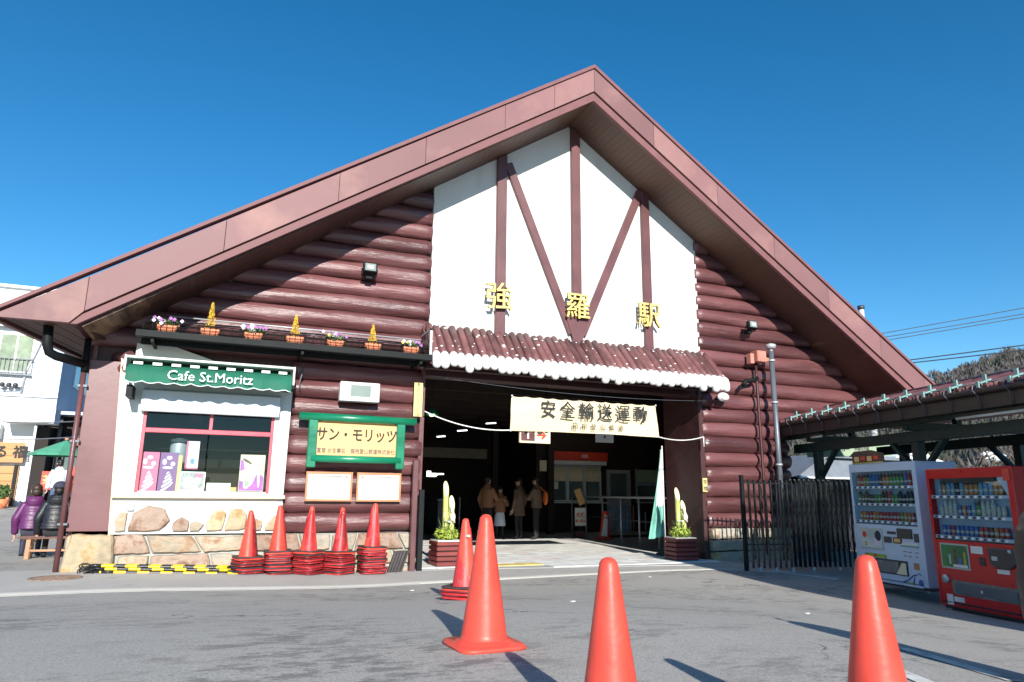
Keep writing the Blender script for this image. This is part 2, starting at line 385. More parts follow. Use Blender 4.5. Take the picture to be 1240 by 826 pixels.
# smoother strip of asphalt along the front of the building, a sheet 6 mm proud
def sheet(edge_near, edge_far, n, dz, mb=None, thick=True):
    """strip between two polylines given as functions of t"""
    mb = mb or M(); A = [edge_near(i/n) for i in range(n+1)]; K = 6
    V = []
    for i in range(n+1):
        a = Vector(A[i]); b = Vector(edge_far(i/n))
        for k in range(K+1):
            p = a.lerp(b, k/K); V.append((p.x, p.y, G(p.x, p.y)+dz))
    mb.add(V, [(i*(K+1)+k, (i+1)*(K+1)+k, (i+1)*(K+1)+k+1, i*(K+1)+k+1) for i in range(n) for k in range(K)], 0, True)
    F_ = [V[i*(K+1)] for i in range(n+1)]; mb.add(F_+[(p[0], p[1]-.004, p[2]-.03) for p in F_], [(i, i+1, n+2+i, n+1+i) for i in range(n)]); return mb
def poly_at(P, t):
    d = [0]
    for a, b in zip(P, P[1:]): d.append(d[-1]+(Vector(b)-Vector(a)).length)
    s = t*d[-1]
    for i in range(len(P)-1):
        if s <= d[i+1]+1e-9: return Vector(P[i]).lerp(Vector(P[i+1]), (s-d[i])/(d[i+1]-d[i]))
    return Vector(P[-1])
seam = [(-12, 8.2), (-1.96, 8.97), (0, 9.2), (2.7, 9.85), (5.5, 10.2), (8.3, 10.45), (9.3, 10.0)]
far_ = [(-12, 11.9), (-1.9, 11.95), (0, 11.95), (3.2, 11.95), (5.5, 11.7), (9.2, 11.3), (9.8, 11.0)]
struct('pavement', sheet(lambda t: poly_at(seam, t), lambda t: poly_at(far_, t), 80, .006), 'asphalt_smooth')
# thin pale joint line along the seam
jl = sheet(lambda t: poly_at(seam[:4], t)+Vector((0, -.028)), lambda t: poly_at(seam[:4], t)+Vector((0, .012)), 80, .0085)
struct('kerb_line', jl, 'joint')
# station floor: concrete apron, with paving tiles of its own
def front(x): return 11.60+(10.90-11.60)*(x-3.0)/(9.2-3.0)
ap = M(); ap.prism([(3.0, front(3.0)), (9.25, front(9.25)), (9.25, 11.82), (11.4, 11.82), (15.6, 22.1), (15.6, 27), (3.0, 27)], -.05, .012, 'z')
floor = struct('station_floor', ap, 'concrete')
ts = .398; tm = {}
for k in ('tile', 'tile_pink', 'tile_yellow'):
    b_ = M().box(0, ts-.012, 0, ts-.012, -.002, .010); tm[k] = b_.mesh('paving_tile', k)
rt_ = random.Random(3); cnt = 0
for j in range(20):
    for i in range(15):
        x = 3.12+i*ts; y = 10.95+j*ts
        if y < max(front(x), front(x+ts))+.02 or cnt > 298: continue
        # yellow tactile wedge on the left
        cx_, cy_ = x+ts/2, y+ts/2
        k = 'tile'
        if abs(cx_-(4.45+(cy_-12)*.10)) < .22 and cy_ < 15.2: k = 'tile_yellow'
        if abs(cy_-12.0) < .2 and 4.3 < cx_ < 5.6: k = 'tile_yellow'
        if k == 'tile' and rt_.random() < .13: k = 'tile_pink'
        o = bpy.data.objects.new('paving_tile', tm[k]); COL.objects.link(o); o.parent = floor; o.location = (x, y, .0135+rt_.random()*.002); cnt += 1
# gutter strip along the right edge, in front of the gate
gs = sheet(lambda t: poly_at([(8.6, 10.62), (9.3, 10.0), (9.75, 9.2)], t), lambda t: poly_at([(8.8, 10.75), (9.5, 10.1), (9.95, 9.25)], t), 10, .012)
struct('gutter_strip', gs, 'concrete')
# painted white parking lines
pl = M()
for a, b, w in (((4.02, 3.36), (3.78, 2.5), .055), ((3.35, 2.95), (3.05, 2.2), .05)):
    a = Vector(a); b = Vector(b); n_ = Vector((b.y-a.y, a.x-b.x)).normalized()*w
    V = []
    for i in range(9):
        p = a.lerp(b, i/8)
        for q in (p-n_, p+n_): V.append((q.x, q.y, G(q.x, q.y)+.005))
    pl.add(V, [(2*i, 2*i+1, 2*i+3, 2*i+2) for i in range(8)])
struct('parking_line', pl, 'paint_white')
# manhole
mh = M(); c0 = (-1.82, 10.85, G(-1.82, 10.85)+.007); mh.rev([(0, .008), (.20, .008), (.21, .004), (.255, .004), (.27, .010), (.30, .010), (.305, 0)], c0, 40)
for i in range(-3, 4):
    for j in range(-3, 4):
        if i*i+j*j < 10: mh.box(c0[0]+i*.055-.016, c0[0]+i*.055+.016, c0[1]+j*.055-.016, c0[1]+j*.055+.016, c0[2]+.006, c0[2]+.012)
top('manhole_cover', mh, 'iron', 'round rusty manhole cover in the asphalt by the stone corner of the station', 'manhole cover', origin=c0)
# little pale chips of litter
rl = random.Random(5)
for i, (x, y, lw) in enumerate(((5.2, 5.3, 'white scrap of litter in front of the drinks machines, larger than the rest'), (3.1, 6.0, 'white scrap of litter left of the middle front cone'), (6.3, 9.6, 'white scrap of litter just before the paved entrance apron'), (2.35, 8.9, 'white scrap of litter left of the short stack of cones'))):
    mb = M().obox((x, y, G(x, y)+.008), (.022, .008, 0), (-.004, .012, 0), (0, 0, .003))
    top('paper_scrap', mb, 'paper', lw, 'litter', 'white scraps lying on the asphalt', origin=(x, y, G(x, y)+.008))
# ------------------------------------------------------------------ station building
ST = thing('station_building', 'big gabled log-cabin station painted maroon, white half-timbered gable over its dark entrance', 'station', (6.1, 11.8, 0))
RX, SL = 6.06, .669
def soff(x): return 8.74-SL*abs(x-RX)          # underside of the gable overhang
W = 11.8
PITCH = .305
rlg = random.Random(11)
def log_mesh(L, seed, r=.155, endl=0, endr=0):
    """log along +X from 0 to L, axis at z 0; pure geometry irregularities: sag, knots, swelling"""
    rr = random.Random(seed); n = 16; k = max(4, int(L/.11)); r += rr.uniform(-.008, .010); mb = M(); V = []
    kn = [(rr.random()*L, rr.uniform(3.6, 5.6), rr.uniform(.05, .09), rr.uniform(.012, .03)) for _ in range(int(L*1.3)+1)]
    for i in range(k+1):
        x = L*i/k
        e = 1.
        if x < .05: e = .90
        if x > L-.05: e = .90
        for j in range(n):
            a = 2*math.pi*j/n
            q = noise.noise(Vector((x*.8+seed*3.1, math.cos(a)*.9, math.sin(a)*.9+seed)))*.030+noise.noise(Vector((x*3+seed, math.cos(a)*2, math.sin(a)*2)))*.010
            rad = (r+q)*e
            for kx, ka, kw, kh in kn:
                d = ((x-kx)/kw)**2+((a-ka)*r/kw)**2
                if d < 4: rad += kh*math.exp(-d)
            V.append((x, math.cos(a)*rad*.92, math.sin(a)*rad*1.0))
    # taper of the very end
    F = [(i*n+j, i*n+(j+1) % n, (i+1)*n+(j+1) % n, (i+1)*n+j) for i in range(k) for j in range(n)]
    mb.add(V, F, 0, True)
    for base, x0, s_ in ((0, 0, -1), (k*n, L, 1)):
        c = [(V[base+j][0]+s_*.012, V[base+j][1]*.86, V[base+j][2]*.86) for j in range(n)]
        o = len(mb.v); mb.add([V[base+j] for j in range(n)]+c, [(j, (j+1) % n, n+(j+1) % n, n+j) for j in range(n)], 0, True); mb.add(c, [tuple(range(n))], 1)
    return mb
def add_log(x0, x1, z, seed, y=W, r=.155):
    if x1-x0 < .25: return
    mb = log_mesh(x1-x0, seed, r)
    o = part('log', mb.mesh('log', ['log_paint', 'log_end']), None, ST); o.location = (x0-6.1, y-11.8+.03, z); return o
sd = 0
for k in range(0, 21):
    z = .62+PITCH*(k+.5); sd += 1
    if z < 3.35:
        add_log(.96+rlg.uniform(-.02, .02), 3.13+rlg.uniform(-.03, .03), z, sd)
        add_log(9.12+rlg.uniform(-.03, .03), 11.38+rlg.uniform(-.06, .06) if z < 2.75 else 13.2, z, sd+50)
    else:
        xl = max(-2.0, RX-(8.74-z+.15)/SL) if z > 3.5 else -1.98
        add_log(max(-1.98, xl), 3.22, z, sd)
        xr = RX+(8.74-z+.15)/SL
        add_log(9.10, min(13.9, xr), z, sd+50)
# short projecting log ends above the maroon board at the left corner
for z in (3.02, 3.20):
    mb = M().tube([(-1.62, W+.1, z), (-1.40, W-.16, z)], .085, 10); part('log_end', mb, 'maroon', ST)
# wall core behind the logs
core = M()
core.prism([(-1.98, 2.95), (3.14, 2.95), (3.14, soff(3.14)-.02), (-1.98, soff(-1.98)-.02)], W+.06, W+.2)
core.prism([(9.10, 2.75), (13.6, 2.75), (13.6, soff(13.6)), (9.10, soff(9.10)-.02)], W+.06, W+.2)
core.box(.80, 3.10, W+.06, W+.2, 0, 2.95); core.box(9.14, 11.3, W+.06, W+.2, 0, 2.75)
core.prism([(3.14, 3.30), (9.10, 3.30), (9.10, soff(9.10)-.02), (RX, soff(RX)-.02), (3.14, soff(3.14)-.02)], W+.06, W+.2)
part('wall', core, 'maroon_dark', ST)
# plain maroon board beside the cafe window, on the left corner
bd = M().prism([(-1.92, .66), (-1.35, .66), (-1.42, 2.0), (-1.47, 3.12), (-1.92, 3.12)], W-.10, W+.02)
part('corner_board', bd, 'maroon_board', ST, bevel=.006)
part('corner_side_wall', M().box(-1.92, -1.86, W+.02, 26, 0, 3.4), 'maroon_board', ST)
part('corner_backing', M().box(-1.86, .80, W+1.3, W+1.4, 0, 3.0), 'dark_room', ST)
# white gable panels between timbers
def clip_top(x0, x1): # polygon under the soffit
    P = [(x0, 3.9), (x1, 3.9), (x1, soff(x1)+.02)]
    if x0 < RX < x1: P.append((RX, soff(RX)+.02))
    P.append((x0, soff(x0)+.02)); return P
for x0, x1 in ((3.23, 4.56), (4.56, 6.18), (6.18, 7.84), (7.84, 9.10)):
    part('gable_panel', M().prism(clip_top(x0+.001, x1-.001), W-.05, W+.055), 'white_plaster', ST)
part('panel_trim', M().box(9.10, 9.125, W-.06, W+.05, 3.9, soff(9.12)), 'light_alu', ST)
yt0, yt1 = W-.135, W-.051
def timber(a, b, w, y0=yt0, y1=yt1, cut=True):
    a = Vector(a); b = Vector(b); d = (b-a).normalized(); n_ = Vector((-d.y, d.x))*w/2
    return M().prism([tuple(a-n_), tuple(b-n_), tuple(b+n_), tuple(a+n_)], y0, y1)
for x, w in ((4.57, .20), (6.19, .20), (7.84, .19)):
    part('timber_post', M().prism([(x-w/2, 3.75), (x+w/2, 3.75), (x+w/2, soff(x+w/2)), (x-w/2, soff(x-w/2))], yt0, yt1), 'maroon', ST, bevel=.008)
part('timber_brace', timber((4.70, 7.62), (6.08, 4.30), .17, yt0+.012, yt1), 'maroon', ST, bevel=.008)
part('timber_brace', timber((7.74, 7.58), (6.30, 4.30), .17, yt0+.012, yt1), 'maroon', ST, bevel=.008)
part('timber_gusset', M().prism([(5.93, 4.62), (6.45, 4.62), (6.29, 4.18), (6.09, 4.18)], yt0-.006, yt0+.02), 'maroon', ST)
# fascia: outer metal panels and inner band
FY = 10.63
def seg(xa, xb, up_, lo_):
    """parallelogram of the raking board between two x's; up_/lo_ = heights at the ridge"""
    return [(xa, lo_-SL*abs(xa-RX)), (xb, lo_-SL*abs(xb-RX)), (xb, up_-SL*abs(xb-RX)), (xa, up_-SL*abs(xa-RX))]
XT = -2.92; XR = 14.86
rf = random.Random(4)
cuts = [XT+.85, -.35, .9, 2.15, 3.5, 4.75, RX]
cuts = [XT]+[-1.9, -.25, 1.35, 2.75, 4.2, 5.2, RX]
for a, b in zip(cuts, cuts[1:]):
    P = seg(a+.003, b-.003, 9.42, 8.93)
    if a == XT: P = [(-2.86, 3.42), (-2.06, 3.425), (b-.003, 8.93-SL*abs(b-RX)), (b-.003, 9.42-SL*abs(b-RX)), (XT, 3.44)]
    part('fascia_panel', M().prism(P, FY, FY+.10), 'fascia_metal', ST, bevel=.003)
cutr = [RX, 7.4, 8.9, 10.3, 11.7, 13.1, 14.35, XR]
for a, b in zip(cutr, cutr[1:]):
    P = seg(a+.003, b-.003, 9.42, 8.93)
    if b == XR: P = [(a+.003, 8.93-SL*abs(a-RX)), (14.18, 3.44), (XR, 3.48), (XR, 3.55), (a+.003, 9.42-SL*abs(a-RX))]
    part('fascia_panel', M().prism(P, FY, FY+.10), 'fascia_metal', ST, bevel=.003)
# top rim
for P in ([(XT-.03, 3.46), (RX, 9.42), (RX, 9.495), (XT-.05, 3.50)], [(RX, 9.42), (XR+.02, 3.545), (XR+.06, 3.58), (RX, 9.495)]):
    part('fascia_rim', M().prism(P, FY-.035, FY+.12), 'fascia_edge', ST)
# lower band, set back, with a dark groove
for P in ([(-2.05, 3.42), (-1.97, 3.425), (RX, 8.742), (RX, 8.905), (-2.05, 8.905-SL*(RX+2.05))], [(RX, 8.742), (14.05, 3.42), (14.20, 3.44), (14.14, 8.905-SL*(14.14-RX)), (RX, 8.905)]):
    part('fascia_band', M().prism(P, FY+.035, FY+.12), 'fascia_edge', ST)
for P in ([(-2.05, 8.905-SL*(RX+2.05)), (RX, 8.905), (RX, 8.935), (-2.05, 8.935-SL*(RX+2.05))], [(RX, 8.905), (14.14, 8.905-SL*(14.14-RX)), (14.14, 8.935-SL*(14.14-RX)), (RX, 8.935)]):
    part('fascia_groove', M().prism(P, FY+.06, FY+.13), 'dark_room', ST)
# roof slabs
rf_ = M().prism([(XT, 3.44), (RX, 9.41), (XR, 3.52), (XR-.15, 3.40), (RX, 9.18), (XT+.06, 3.40)], FY+.101, 27)
rf_.v = [(x+(.21*(y-FY) if x < 0 else 0), y, z+(.14*(y-FY) if x < 0 else 0)) for x, y, z in rf_.v]
part('roof', rf_, 'roof_metal', ST)
# soffit boards (real planks, many and thin)
sp = M(); y0, y1 = FY+.121, W+.04
pw = .095
for side in (-1, 1):
    L = (8.05 if side < 0 else 8.1); nP = int(L/pw)
    for i in range(nP):
        xa = RX+side*(i*pw+.0015); xb = RX+side*((i+1)*pw-.0015); dz = -.0015*(i % 2)
        za = 8.745-SL*abs(xa-RX)+dz; zb = 8.745-SL*abs(xb-RX)+dz
        sp.prism([(xa, za), (xb, zb), (xb, zb+.03), (xa, za+.03)], y0, y1)
part('soffit_planks', sp, 'soffit_wood', ST, kind='stuff')
part('soffit_backing', M().prism([(-1.99, 8.78-SL*8.05), (RX, 8.78), (14.15, 8.78-SL*8.09), (14.15, 8.9-SL*8.09), (RX, 8.9), (-1.99, 8.9-SL*8.05)], FY+.121, 27), 'maroon_dark', ST)
# level boards under the left eave
eb = M()
for i in range(8):
    x = -2.84+i*.107
    eb.box(x+.004, x+.103, FY+.101, 14.2, 3.425+.003*(i % 2), 3.45)
eb.v = [(x+.21*(y-FY), y, z) for x, y, z in eb.v]
part('eave_planks', eb, 'soffit_wood', ST, kind='stuff')
part('eave_gutter', M().obox((-2.905+.21*1.8, FY+1.82, 3.425), (.21*1.8, 1.8, 0), (.045, -.009, 0), (0, 0, .045)), 'maroon', ST, bevel=.01)
# black gutter pipe elbow at the left corner and maroon downpipe
part('gutter_outlet', M().tube([(-2.36, 11.0, 3.46), (-2.34, 11.0, 3.16), (-2.31, 11.03, 3.07), (-2.24, 11.12, 3.04), (-1.98, 11.62, 3.03)], .062, 12), 'black_metal', ST)
part('gutter_outlet', M().tube([(-1.97, 11.62, 3.43), (-1.97, 11.62, 3.00), (-1.97, 11.64, 2.92)], .045, 10), 'black_metal', ST)
part('downpipe', M().tube([(-1.97, 11.64, 2.98), (-1.965, 11.64, G(-1.96, 11.6)+.01)], .036, 10), 'maroon', ST)
for z in (.75, 1.9, 2.7): part('pipe_bracket', M().box(-2.02, -1.90, 11.61, 11.72, z, z+.03), 'grey_pipe', ST)

# --------- stones of the base
def stone(poly, y0, y1, seed, bulge=.035):
    """irregular stone from an (x,z) outline: chipped rim and rough, uneven face"""
    rr = random.Random(seed); n = len(poly); cx = sum(p[0] for p in poly)/n; cz = sum(p[1] for p in poly)/n
    P = []
    for i in range(n):   # subdivide the outline with jitter, cutting the corners
        a, b = Vector(poly[i]), Vector(poly[(i+1) % n]); L = (b-a).length; k = max(2, int(L/.075)); nn = Vector((-(b-a).y, (b-a).x)).normalized()
        for q in range(k):
            t = (q+.12)/k; P.append(a.lerp(b, t)+nn*rr.uniform(-.006, .007))
    k = len(P); tilt = rr.uniform(-.03, .03); tz = rr.uniform(-.04, .04)
    def face(p, s, d): 
        x = cx+(p.x-cx)*s; z = cz+(p.y-cz)*s
        return (x, y0-d*bulge-(x-cx)*tilt-(z-cz)*tz-.016*noise.noise(Vector((x*7, z*7, seed)))-.007*noise.noise(Vector((x*22, z*22, seed))), z)
    V = [(p.x, y1, p.y) for p in P]+[(p.x, y0+.022, p.y) for p in P]
    for s_, d in ((.975, .25), (.90, .75), (.62, .92), (.32, 1.0)): V += [face(p, s_, d) for p in P]
    V.append(face(Vector((cx, cz)), 1, 1.0))
    F = [(r*k+i, r*k+(i+1) % k, (r+1)*k+(i+1) % k, (r+1)*k+i) for r in range(5) for i in range(k)]+[(5*k+i, 5*k+(i+1) % k, 6*k) for i in range(k)]
    return M().add(V, F, 0, False)
stone_cols = []
for i, (c, d) in enumerate((((.46, .38, .27), (.33, .21, .13)), ((.42, .38, .30), (.30, .22, .16)), ((.38, .27, .20), (.22, .13, .09)), ((.50, .40, .25), (.36, .24, .11)), ((.40, .36, .29), (.44, .30, .19)))):
    T('stone_%d' % i, tuple(q*.86+.03 for q in c), .8, var=.28, scale=5, bump=.6, bscale=16, rnd=.14, dirt=(d, 5, .48, .62)); stone_cols.append('stone_%d' % i)
bk = M().box(-1.86, 3.10, W-.09, W+.05, -.05, .60); part('stone_bedding', bk, 'stone_grout', ST)
rs = random.Random(21)
big = [(-1.93, -.02), (-1.33, -.02), (-1.27, .25), (-1.31, .61), (-1.83, .63), (-1.89, .40)]
part('stone', stone(big, W-.17, W-.05, 1, .05), 'stone_3', ST)
part('stone', M().prism([(W-.14, -.02), (W+.5, -.02), (W+.5, .6), (W-.1, .6)], -1.90, -1.80, 'x'), 'stone_3', ST, bevel=.02)
def stone_row(x0, x1, zl, zh, wmin, wmax, seed):
    rr = random.Random(seed); xs_ = [x0]
    while xs_[-1] < x1-.25: xs_.append(min(x1, xs_[-1]+rr.uniform(wmin, wmax)))
    xs_[-1] = x1; tops = [(x+rr.uniform(-.09, .09), zh+rr.uniform(-.03, .025)) for x in xs_]; bots = [(x+rr.uniform(-.09, .09), zl+rr.uniform(-.02, .03)) for x in xs_]
    for i in range(len(xs_)-1):
        g_ = .011; a, b, c, d = bots[i], bots[i+1], tops[i+1], tops[i]
        xm = (a[0]+b[0])/2+rr.uniform(-.1, .1)
        P = [(a[0]+g_, a[1]+g_), (b[0]-g_, b[1]+g_), (c[0]-g_, c[1]-g_), (xm, (c[1]+d[1])/2-g_+rr.uniform(-.02, .01)), (d[0]+g_, d[1]-g_)]
        part('stone', stone(P, W-.13, W-.05, seed*31+i), stone_cols[rr.choice((0, 0, 1, 1, 2, 4, 4))], ST)
stone_row(-1.24, 3.14, -.04, .10, .3, .9, 5)
stone_row(-1.25, 3.12, .105, .33, .32, .85, 8)
stone_row(-1.26, 3.12, .335, .61, .30, .85, 14)
for i, (z0, z1) in enumerate(((-.03, .17), (.18, .40), (.41, .62))):
    part('stone', stone([(9.16, z0), (9.32, z0+.01), (9.31, z1), (9.15, z1-.01)], W-.13, W+.1, 60+i, .03), stone_cols[(3, 1, 0)[i]], ST)
    part('stone', stone([(9.33, z0), (10.2, z0+.01), (10.25, z1), (9.32, z1-.01)], W-.07, W+.1, 70+i, .02), 'stone_1', ST)
    part('stone', stone([(10.27, z0), (11.3, z0+.01), (11.3, z1), (10.27, z1-.01)], W-.07, W+.1, 80+i, .02), 'stone_1', ST)

# --------- cafe window front
CF = M(); y0, y1 = W-.16, W-.02
gx0, gx1, gz0, gz1 = -1.13, .73, 1.20, 2.70
CF.prism([(-1.36, .62), (.95, .62), (.95, 1.20), (-1.39, 1.20)], y0, y1)
CF.prism([(-1.39, 1.20), (gx0, 1.20), (gx0, 2.70), (-1.47, 2.70)], y0, y1)
CF.prism([(gx1, 1.20), (.95, 1.20), (.965, 2.70), (gx1, 2.70)], y0, y1)
CF.prism([(-1.47, 2.70), (.965, 2.70), (.97, 3.16), (-1.49, 3.16)], y0, y1)
CF.prism([(-1.34, 3.161), (.0, 3.161), (-.85, 3.42), (-1.34, 3.42)], y0+.05, y1)
cf = part('cafe_front', CF, 'white_panel', ST)
part('corner_trim', M().prism([(-1.385, .60), (-1.36, .60), (-1.395, 1.2), (-1.49, 3.16), (-1.515, 3.16)], y0-.012, y0+.02), 'cream_edge', cf)
part('window_sill', M().box(-1.40, .97, y0-.10, y0+.02, 1.13, 1.185), 'cream_edge', cf, bevel=.005)
part('window_sill', M().box(-1.12, .72, y0+.003, y1+.2, 1.187, 1.205), 'shutter_grey', cf)
part('shutter_box', M().prism([(y0-.14, 2.46), (y0-.14, 2.70), (y0-.001, 2.74), (y0-.001, 2.40), (y0-.10, 2.38)], -1.17, .79, 'x'), 'shutter_grey', cf, bevel=.01)
for x0, x1, z0, z1 in ((-1.13, -1.085, 1.20, 2.5), (.685, .73, 1.20, 2.5)): part('window_frame', M().box(x0, x1, y0+.02, y0+.08, z0, z1), 'red_frame', cf)
part('window_rail', M().box(-1.085, .685, y0+.018, y0+.075, 2.085, 2.155), 'red_frame', cf, bevel=.006)
part('window_rail', M().box(-1.085, .685, y0+.025, y0+.07, 1.205, 1.232), 'grey_alu', cf)
part('window_mullion', M().box(-.215, -.17, y0+.022, y0+.07, 2.155, 2.42), 'red_frame', cf)
part('window_pane', M().box(-1.08, .68, y0+.045, y0+.050, 2.156, 2.45), 'glass_dark', cf)
part('window_pane', M().box(-.20, .683, y0+.045, y0+.050, 1.232, 2.085), 'glass', cf)
part('window_pane', M().box(-1.083, -.22, y0+.055, y0+.060, 1.232, 2.085), 'glass', cf)
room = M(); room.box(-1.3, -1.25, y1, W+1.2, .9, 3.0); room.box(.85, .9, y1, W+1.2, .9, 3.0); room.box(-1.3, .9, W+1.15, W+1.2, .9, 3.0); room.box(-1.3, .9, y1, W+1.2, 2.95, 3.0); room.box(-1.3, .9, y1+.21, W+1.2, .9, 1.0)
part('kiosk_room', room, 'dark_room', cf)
for z in (1.9, 2.3): part('kiosk_shelf', M().box(-1.2, .8, W+.85, W+1.1, z, z+.03), 'hall_wood', cf)
# stones set into the white wall under the sill
def px_poly(pts): return pts
for i, (P, c) in enumerate((
    ([(-1.11, .66), (-.60, .66), (-.42, .80), (-.52, .97), (-.80, 1.03), (-1.05, .92)], 'stone_2'), ([(-1.31, .655), (-1.14, .655), (-1.13, .93), (-1.24, .93), (-1.33, .84)], 'stone_4'),
    ([(-.38, .655), (-.12, .655), (-.10, .80), (-.24, .87), (-.38, .78)], 'stone_2'), ([(-.09, .655), (.06, .655), (.16, .75), (.02, .80), (-.08, .78)], 'stone_0'),
    ([(.19, .655), (.47, .655), (.52, .90), (.42, .98), (.30, .93), (.18, .78)], 'stone_3'), ([(.50, .655), (.86, .67), (.89, .88), (.80, .97), (.60, .98), (.55, .82)], 'stone_3'),
    )):
    # squeeze into the visible width -1.33 .. .93
    Q = [(-1.33+(p[0]+1.33)*.80, p[1]) for p in P]
    part('stone', stone(Q, y0-.03, y0+.02, 40+i, .03), c, cf)
for i, (P, c) in enumerate((([(.46, .655), (.66, .655), (.68, .80), (.58, .84), (.47, .78)], 'stone_0'), ([(.71, .655), (.92, .655), (.93, .88), (.84, .88), (.72, .74)], 'stone_3'))):
    part('stone', stone(P, y0-.03, y0+.02, 50+i, .03), c, cf)
part('wall_socket', M().box(-1.19, -1.10, y0-.05, y0, .95, 1.05), 'white_panel', cf, bevel=.008)

# --------- entrance: jambs, lintel
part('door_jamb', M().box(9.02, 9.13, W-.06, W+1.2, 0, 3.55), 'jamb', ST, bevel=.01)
part('door_jamb', M().box(3.12, 3.20, W-.04, W+1.2, 0, 3.45), 'maroon', ST)
part('entrance_post', M().box(2.97, 3.06, W-.34, W-.25, 0, 1.78), 'maroon', ST, bevel=.008)
part('entrance_post', M().box(3.10, 3.19, W-.30, W-.24, 0, 1.30), 'black_metal', ST, bevel=.008)
part('lintel', M().box(3.2, 9.02, W-.02, W+.35, 3.28, 3.75), 'maroon_dark', ST)
part('lintel_beam', M().box(3.1, 9.2, W-.42, W-.28, 3.34, 3.50), 'maroon_dark', ST)

# --------- porch roof of split-log shingles with white snow-like ends
PR = part('porch_roof', M().prism([(W-.04, 3.75), (W-.04, 4.10), (11.08, 3.40), (11.08, 3.33)], 3.16, 9.16, 'x'), 'maroon_dark', ST)
rp = random.Random(17); n = 42; sh = []
for i in range(n):
    x = 3.19+i*(6.0/(n-1)); lw = .078; fl = rp.uniform(-.015, .015); yo = 11.07+rp.uniform(-.03, .03)
    a = Vector((x+fl+.02, W-.055, 4.15+rp.uniform(-.012, .025))); b = Vector((x, yo, 3.47))
    mb = M().tube([a, a.lerp(b, .33)+Vector((0, 0, .01)), a.lerp(b, .66)+Vector((0, 0, .01)), b], [lw*.9, lw*.96, lw, lw], 8)
    part('shingle', mb, 'shingle', PR)
    dl = rp.choice((.0, .0, .02, .03, .06, -.02)); 
    tp = M().tube([b+Vector((0, .06, .085)), b+Vector((0, .03, .07)), b+Vector((0, -.015, .03)), b+Vector((0, -.04, -.04)), b+Vector((0, -.045, -.11-dl)), b+Vector((0, -.042, -.145-dl)), b+Vector((0, -.038, -.16-dl))], [.03, .070, .077, .078, .074, .055, .02], 12)
    part('white_tip', tp, 'snow_white', PR)
ws = M()
for i in range(105):
    t = rp.random()**.8; ii = rp.randrange(n); x = 3.19+ii*(6.0/(n-1))+rp.uniform(-.03, .03)
    y = W-.06+(11.07-W+.06)*t; z = 4.15+(3.47-4.15)*t+.068; s_ = rp.uniform(.012, .032)
    ws.sph((x, y-.02, z), (s_, s_*rp.uniform(1, 2.2), s_*.7), 8, 5)
part('snow_spots', ws, 'snow_white', PR, kind='stuff')
part('end_board', M().prism([(W-.04, 3.80), (W-.04, 4.22), (11.06, 3.52), (11.06, 3.36)], 3.08, 3.11, 'x'), 'maroon', PR)

# --------- the hall inside
def hall(name, mb, m, **k): return part(name, mb, m, ST, **k)
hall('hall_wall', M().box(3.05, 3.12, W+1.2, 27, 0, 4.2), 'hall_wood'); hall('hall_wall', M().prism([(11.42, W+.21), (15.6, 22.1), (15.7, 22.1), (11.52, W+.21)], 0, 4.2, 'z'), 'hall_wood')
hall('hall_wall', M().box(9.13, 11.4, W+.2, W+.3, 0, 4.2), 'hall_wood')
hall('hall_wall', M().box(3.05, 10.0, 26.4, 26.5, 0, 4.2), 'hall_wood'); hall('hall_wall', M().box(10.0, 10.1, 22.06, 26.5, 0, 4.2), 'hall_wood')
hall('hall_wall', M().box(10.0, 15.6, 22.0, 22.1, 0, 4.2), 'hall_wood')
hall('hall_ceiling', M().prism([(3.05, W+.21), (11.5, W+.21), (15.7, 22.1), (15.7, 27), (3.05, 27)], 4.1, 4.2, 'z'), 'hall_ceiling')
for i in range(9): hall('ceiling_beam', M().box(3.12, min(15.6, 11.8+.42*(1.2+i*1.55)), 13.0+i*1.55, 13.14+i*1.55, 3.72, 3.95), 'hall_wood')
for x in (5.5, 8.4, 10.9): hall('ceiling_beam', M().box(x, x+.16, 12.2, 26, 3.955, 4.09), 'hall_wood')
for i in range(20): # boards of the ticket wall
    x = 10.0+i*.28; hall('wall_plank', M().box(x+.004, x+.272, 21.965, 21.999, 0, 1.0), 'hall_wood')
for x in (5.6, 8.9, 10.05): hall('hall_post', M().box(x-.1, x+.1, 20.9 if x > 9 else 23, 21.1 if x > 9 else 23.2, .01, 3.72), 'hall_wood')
# ------------------------------------------------------------------ things on the facade
# gold characters of the station name
for ch, x, cl, near in (('強', 4.50, 'on the left post', 'l'), ('羅', 6.15, 'where the braces meet', 'm'), ('駅', 7.79, 'on the right post', 'r')):
    t = thing('sign_character', 'raised gold character %s %s of the white gable' % (ch, cl), 'sign character', (x, W-.17, 4.80), 0, 'gold characters of the station name')
    o = text('character_face', ch, .56, (0, -.055, 0), 'gold', t, extr=.014, off=.001, sx=1.0)
    o2 = text('character_side', ch, .56, (0, -.018, 0), 'gold_side', t, extr=.014, off=.0)
    part('stand_off', M().tube([(0, 0, .1), (0, .04, .1)], .01, 6).tube([(0, 0, -.1), (0, .04, -.1)], .01, 6), 'gold_side', t, world=False)

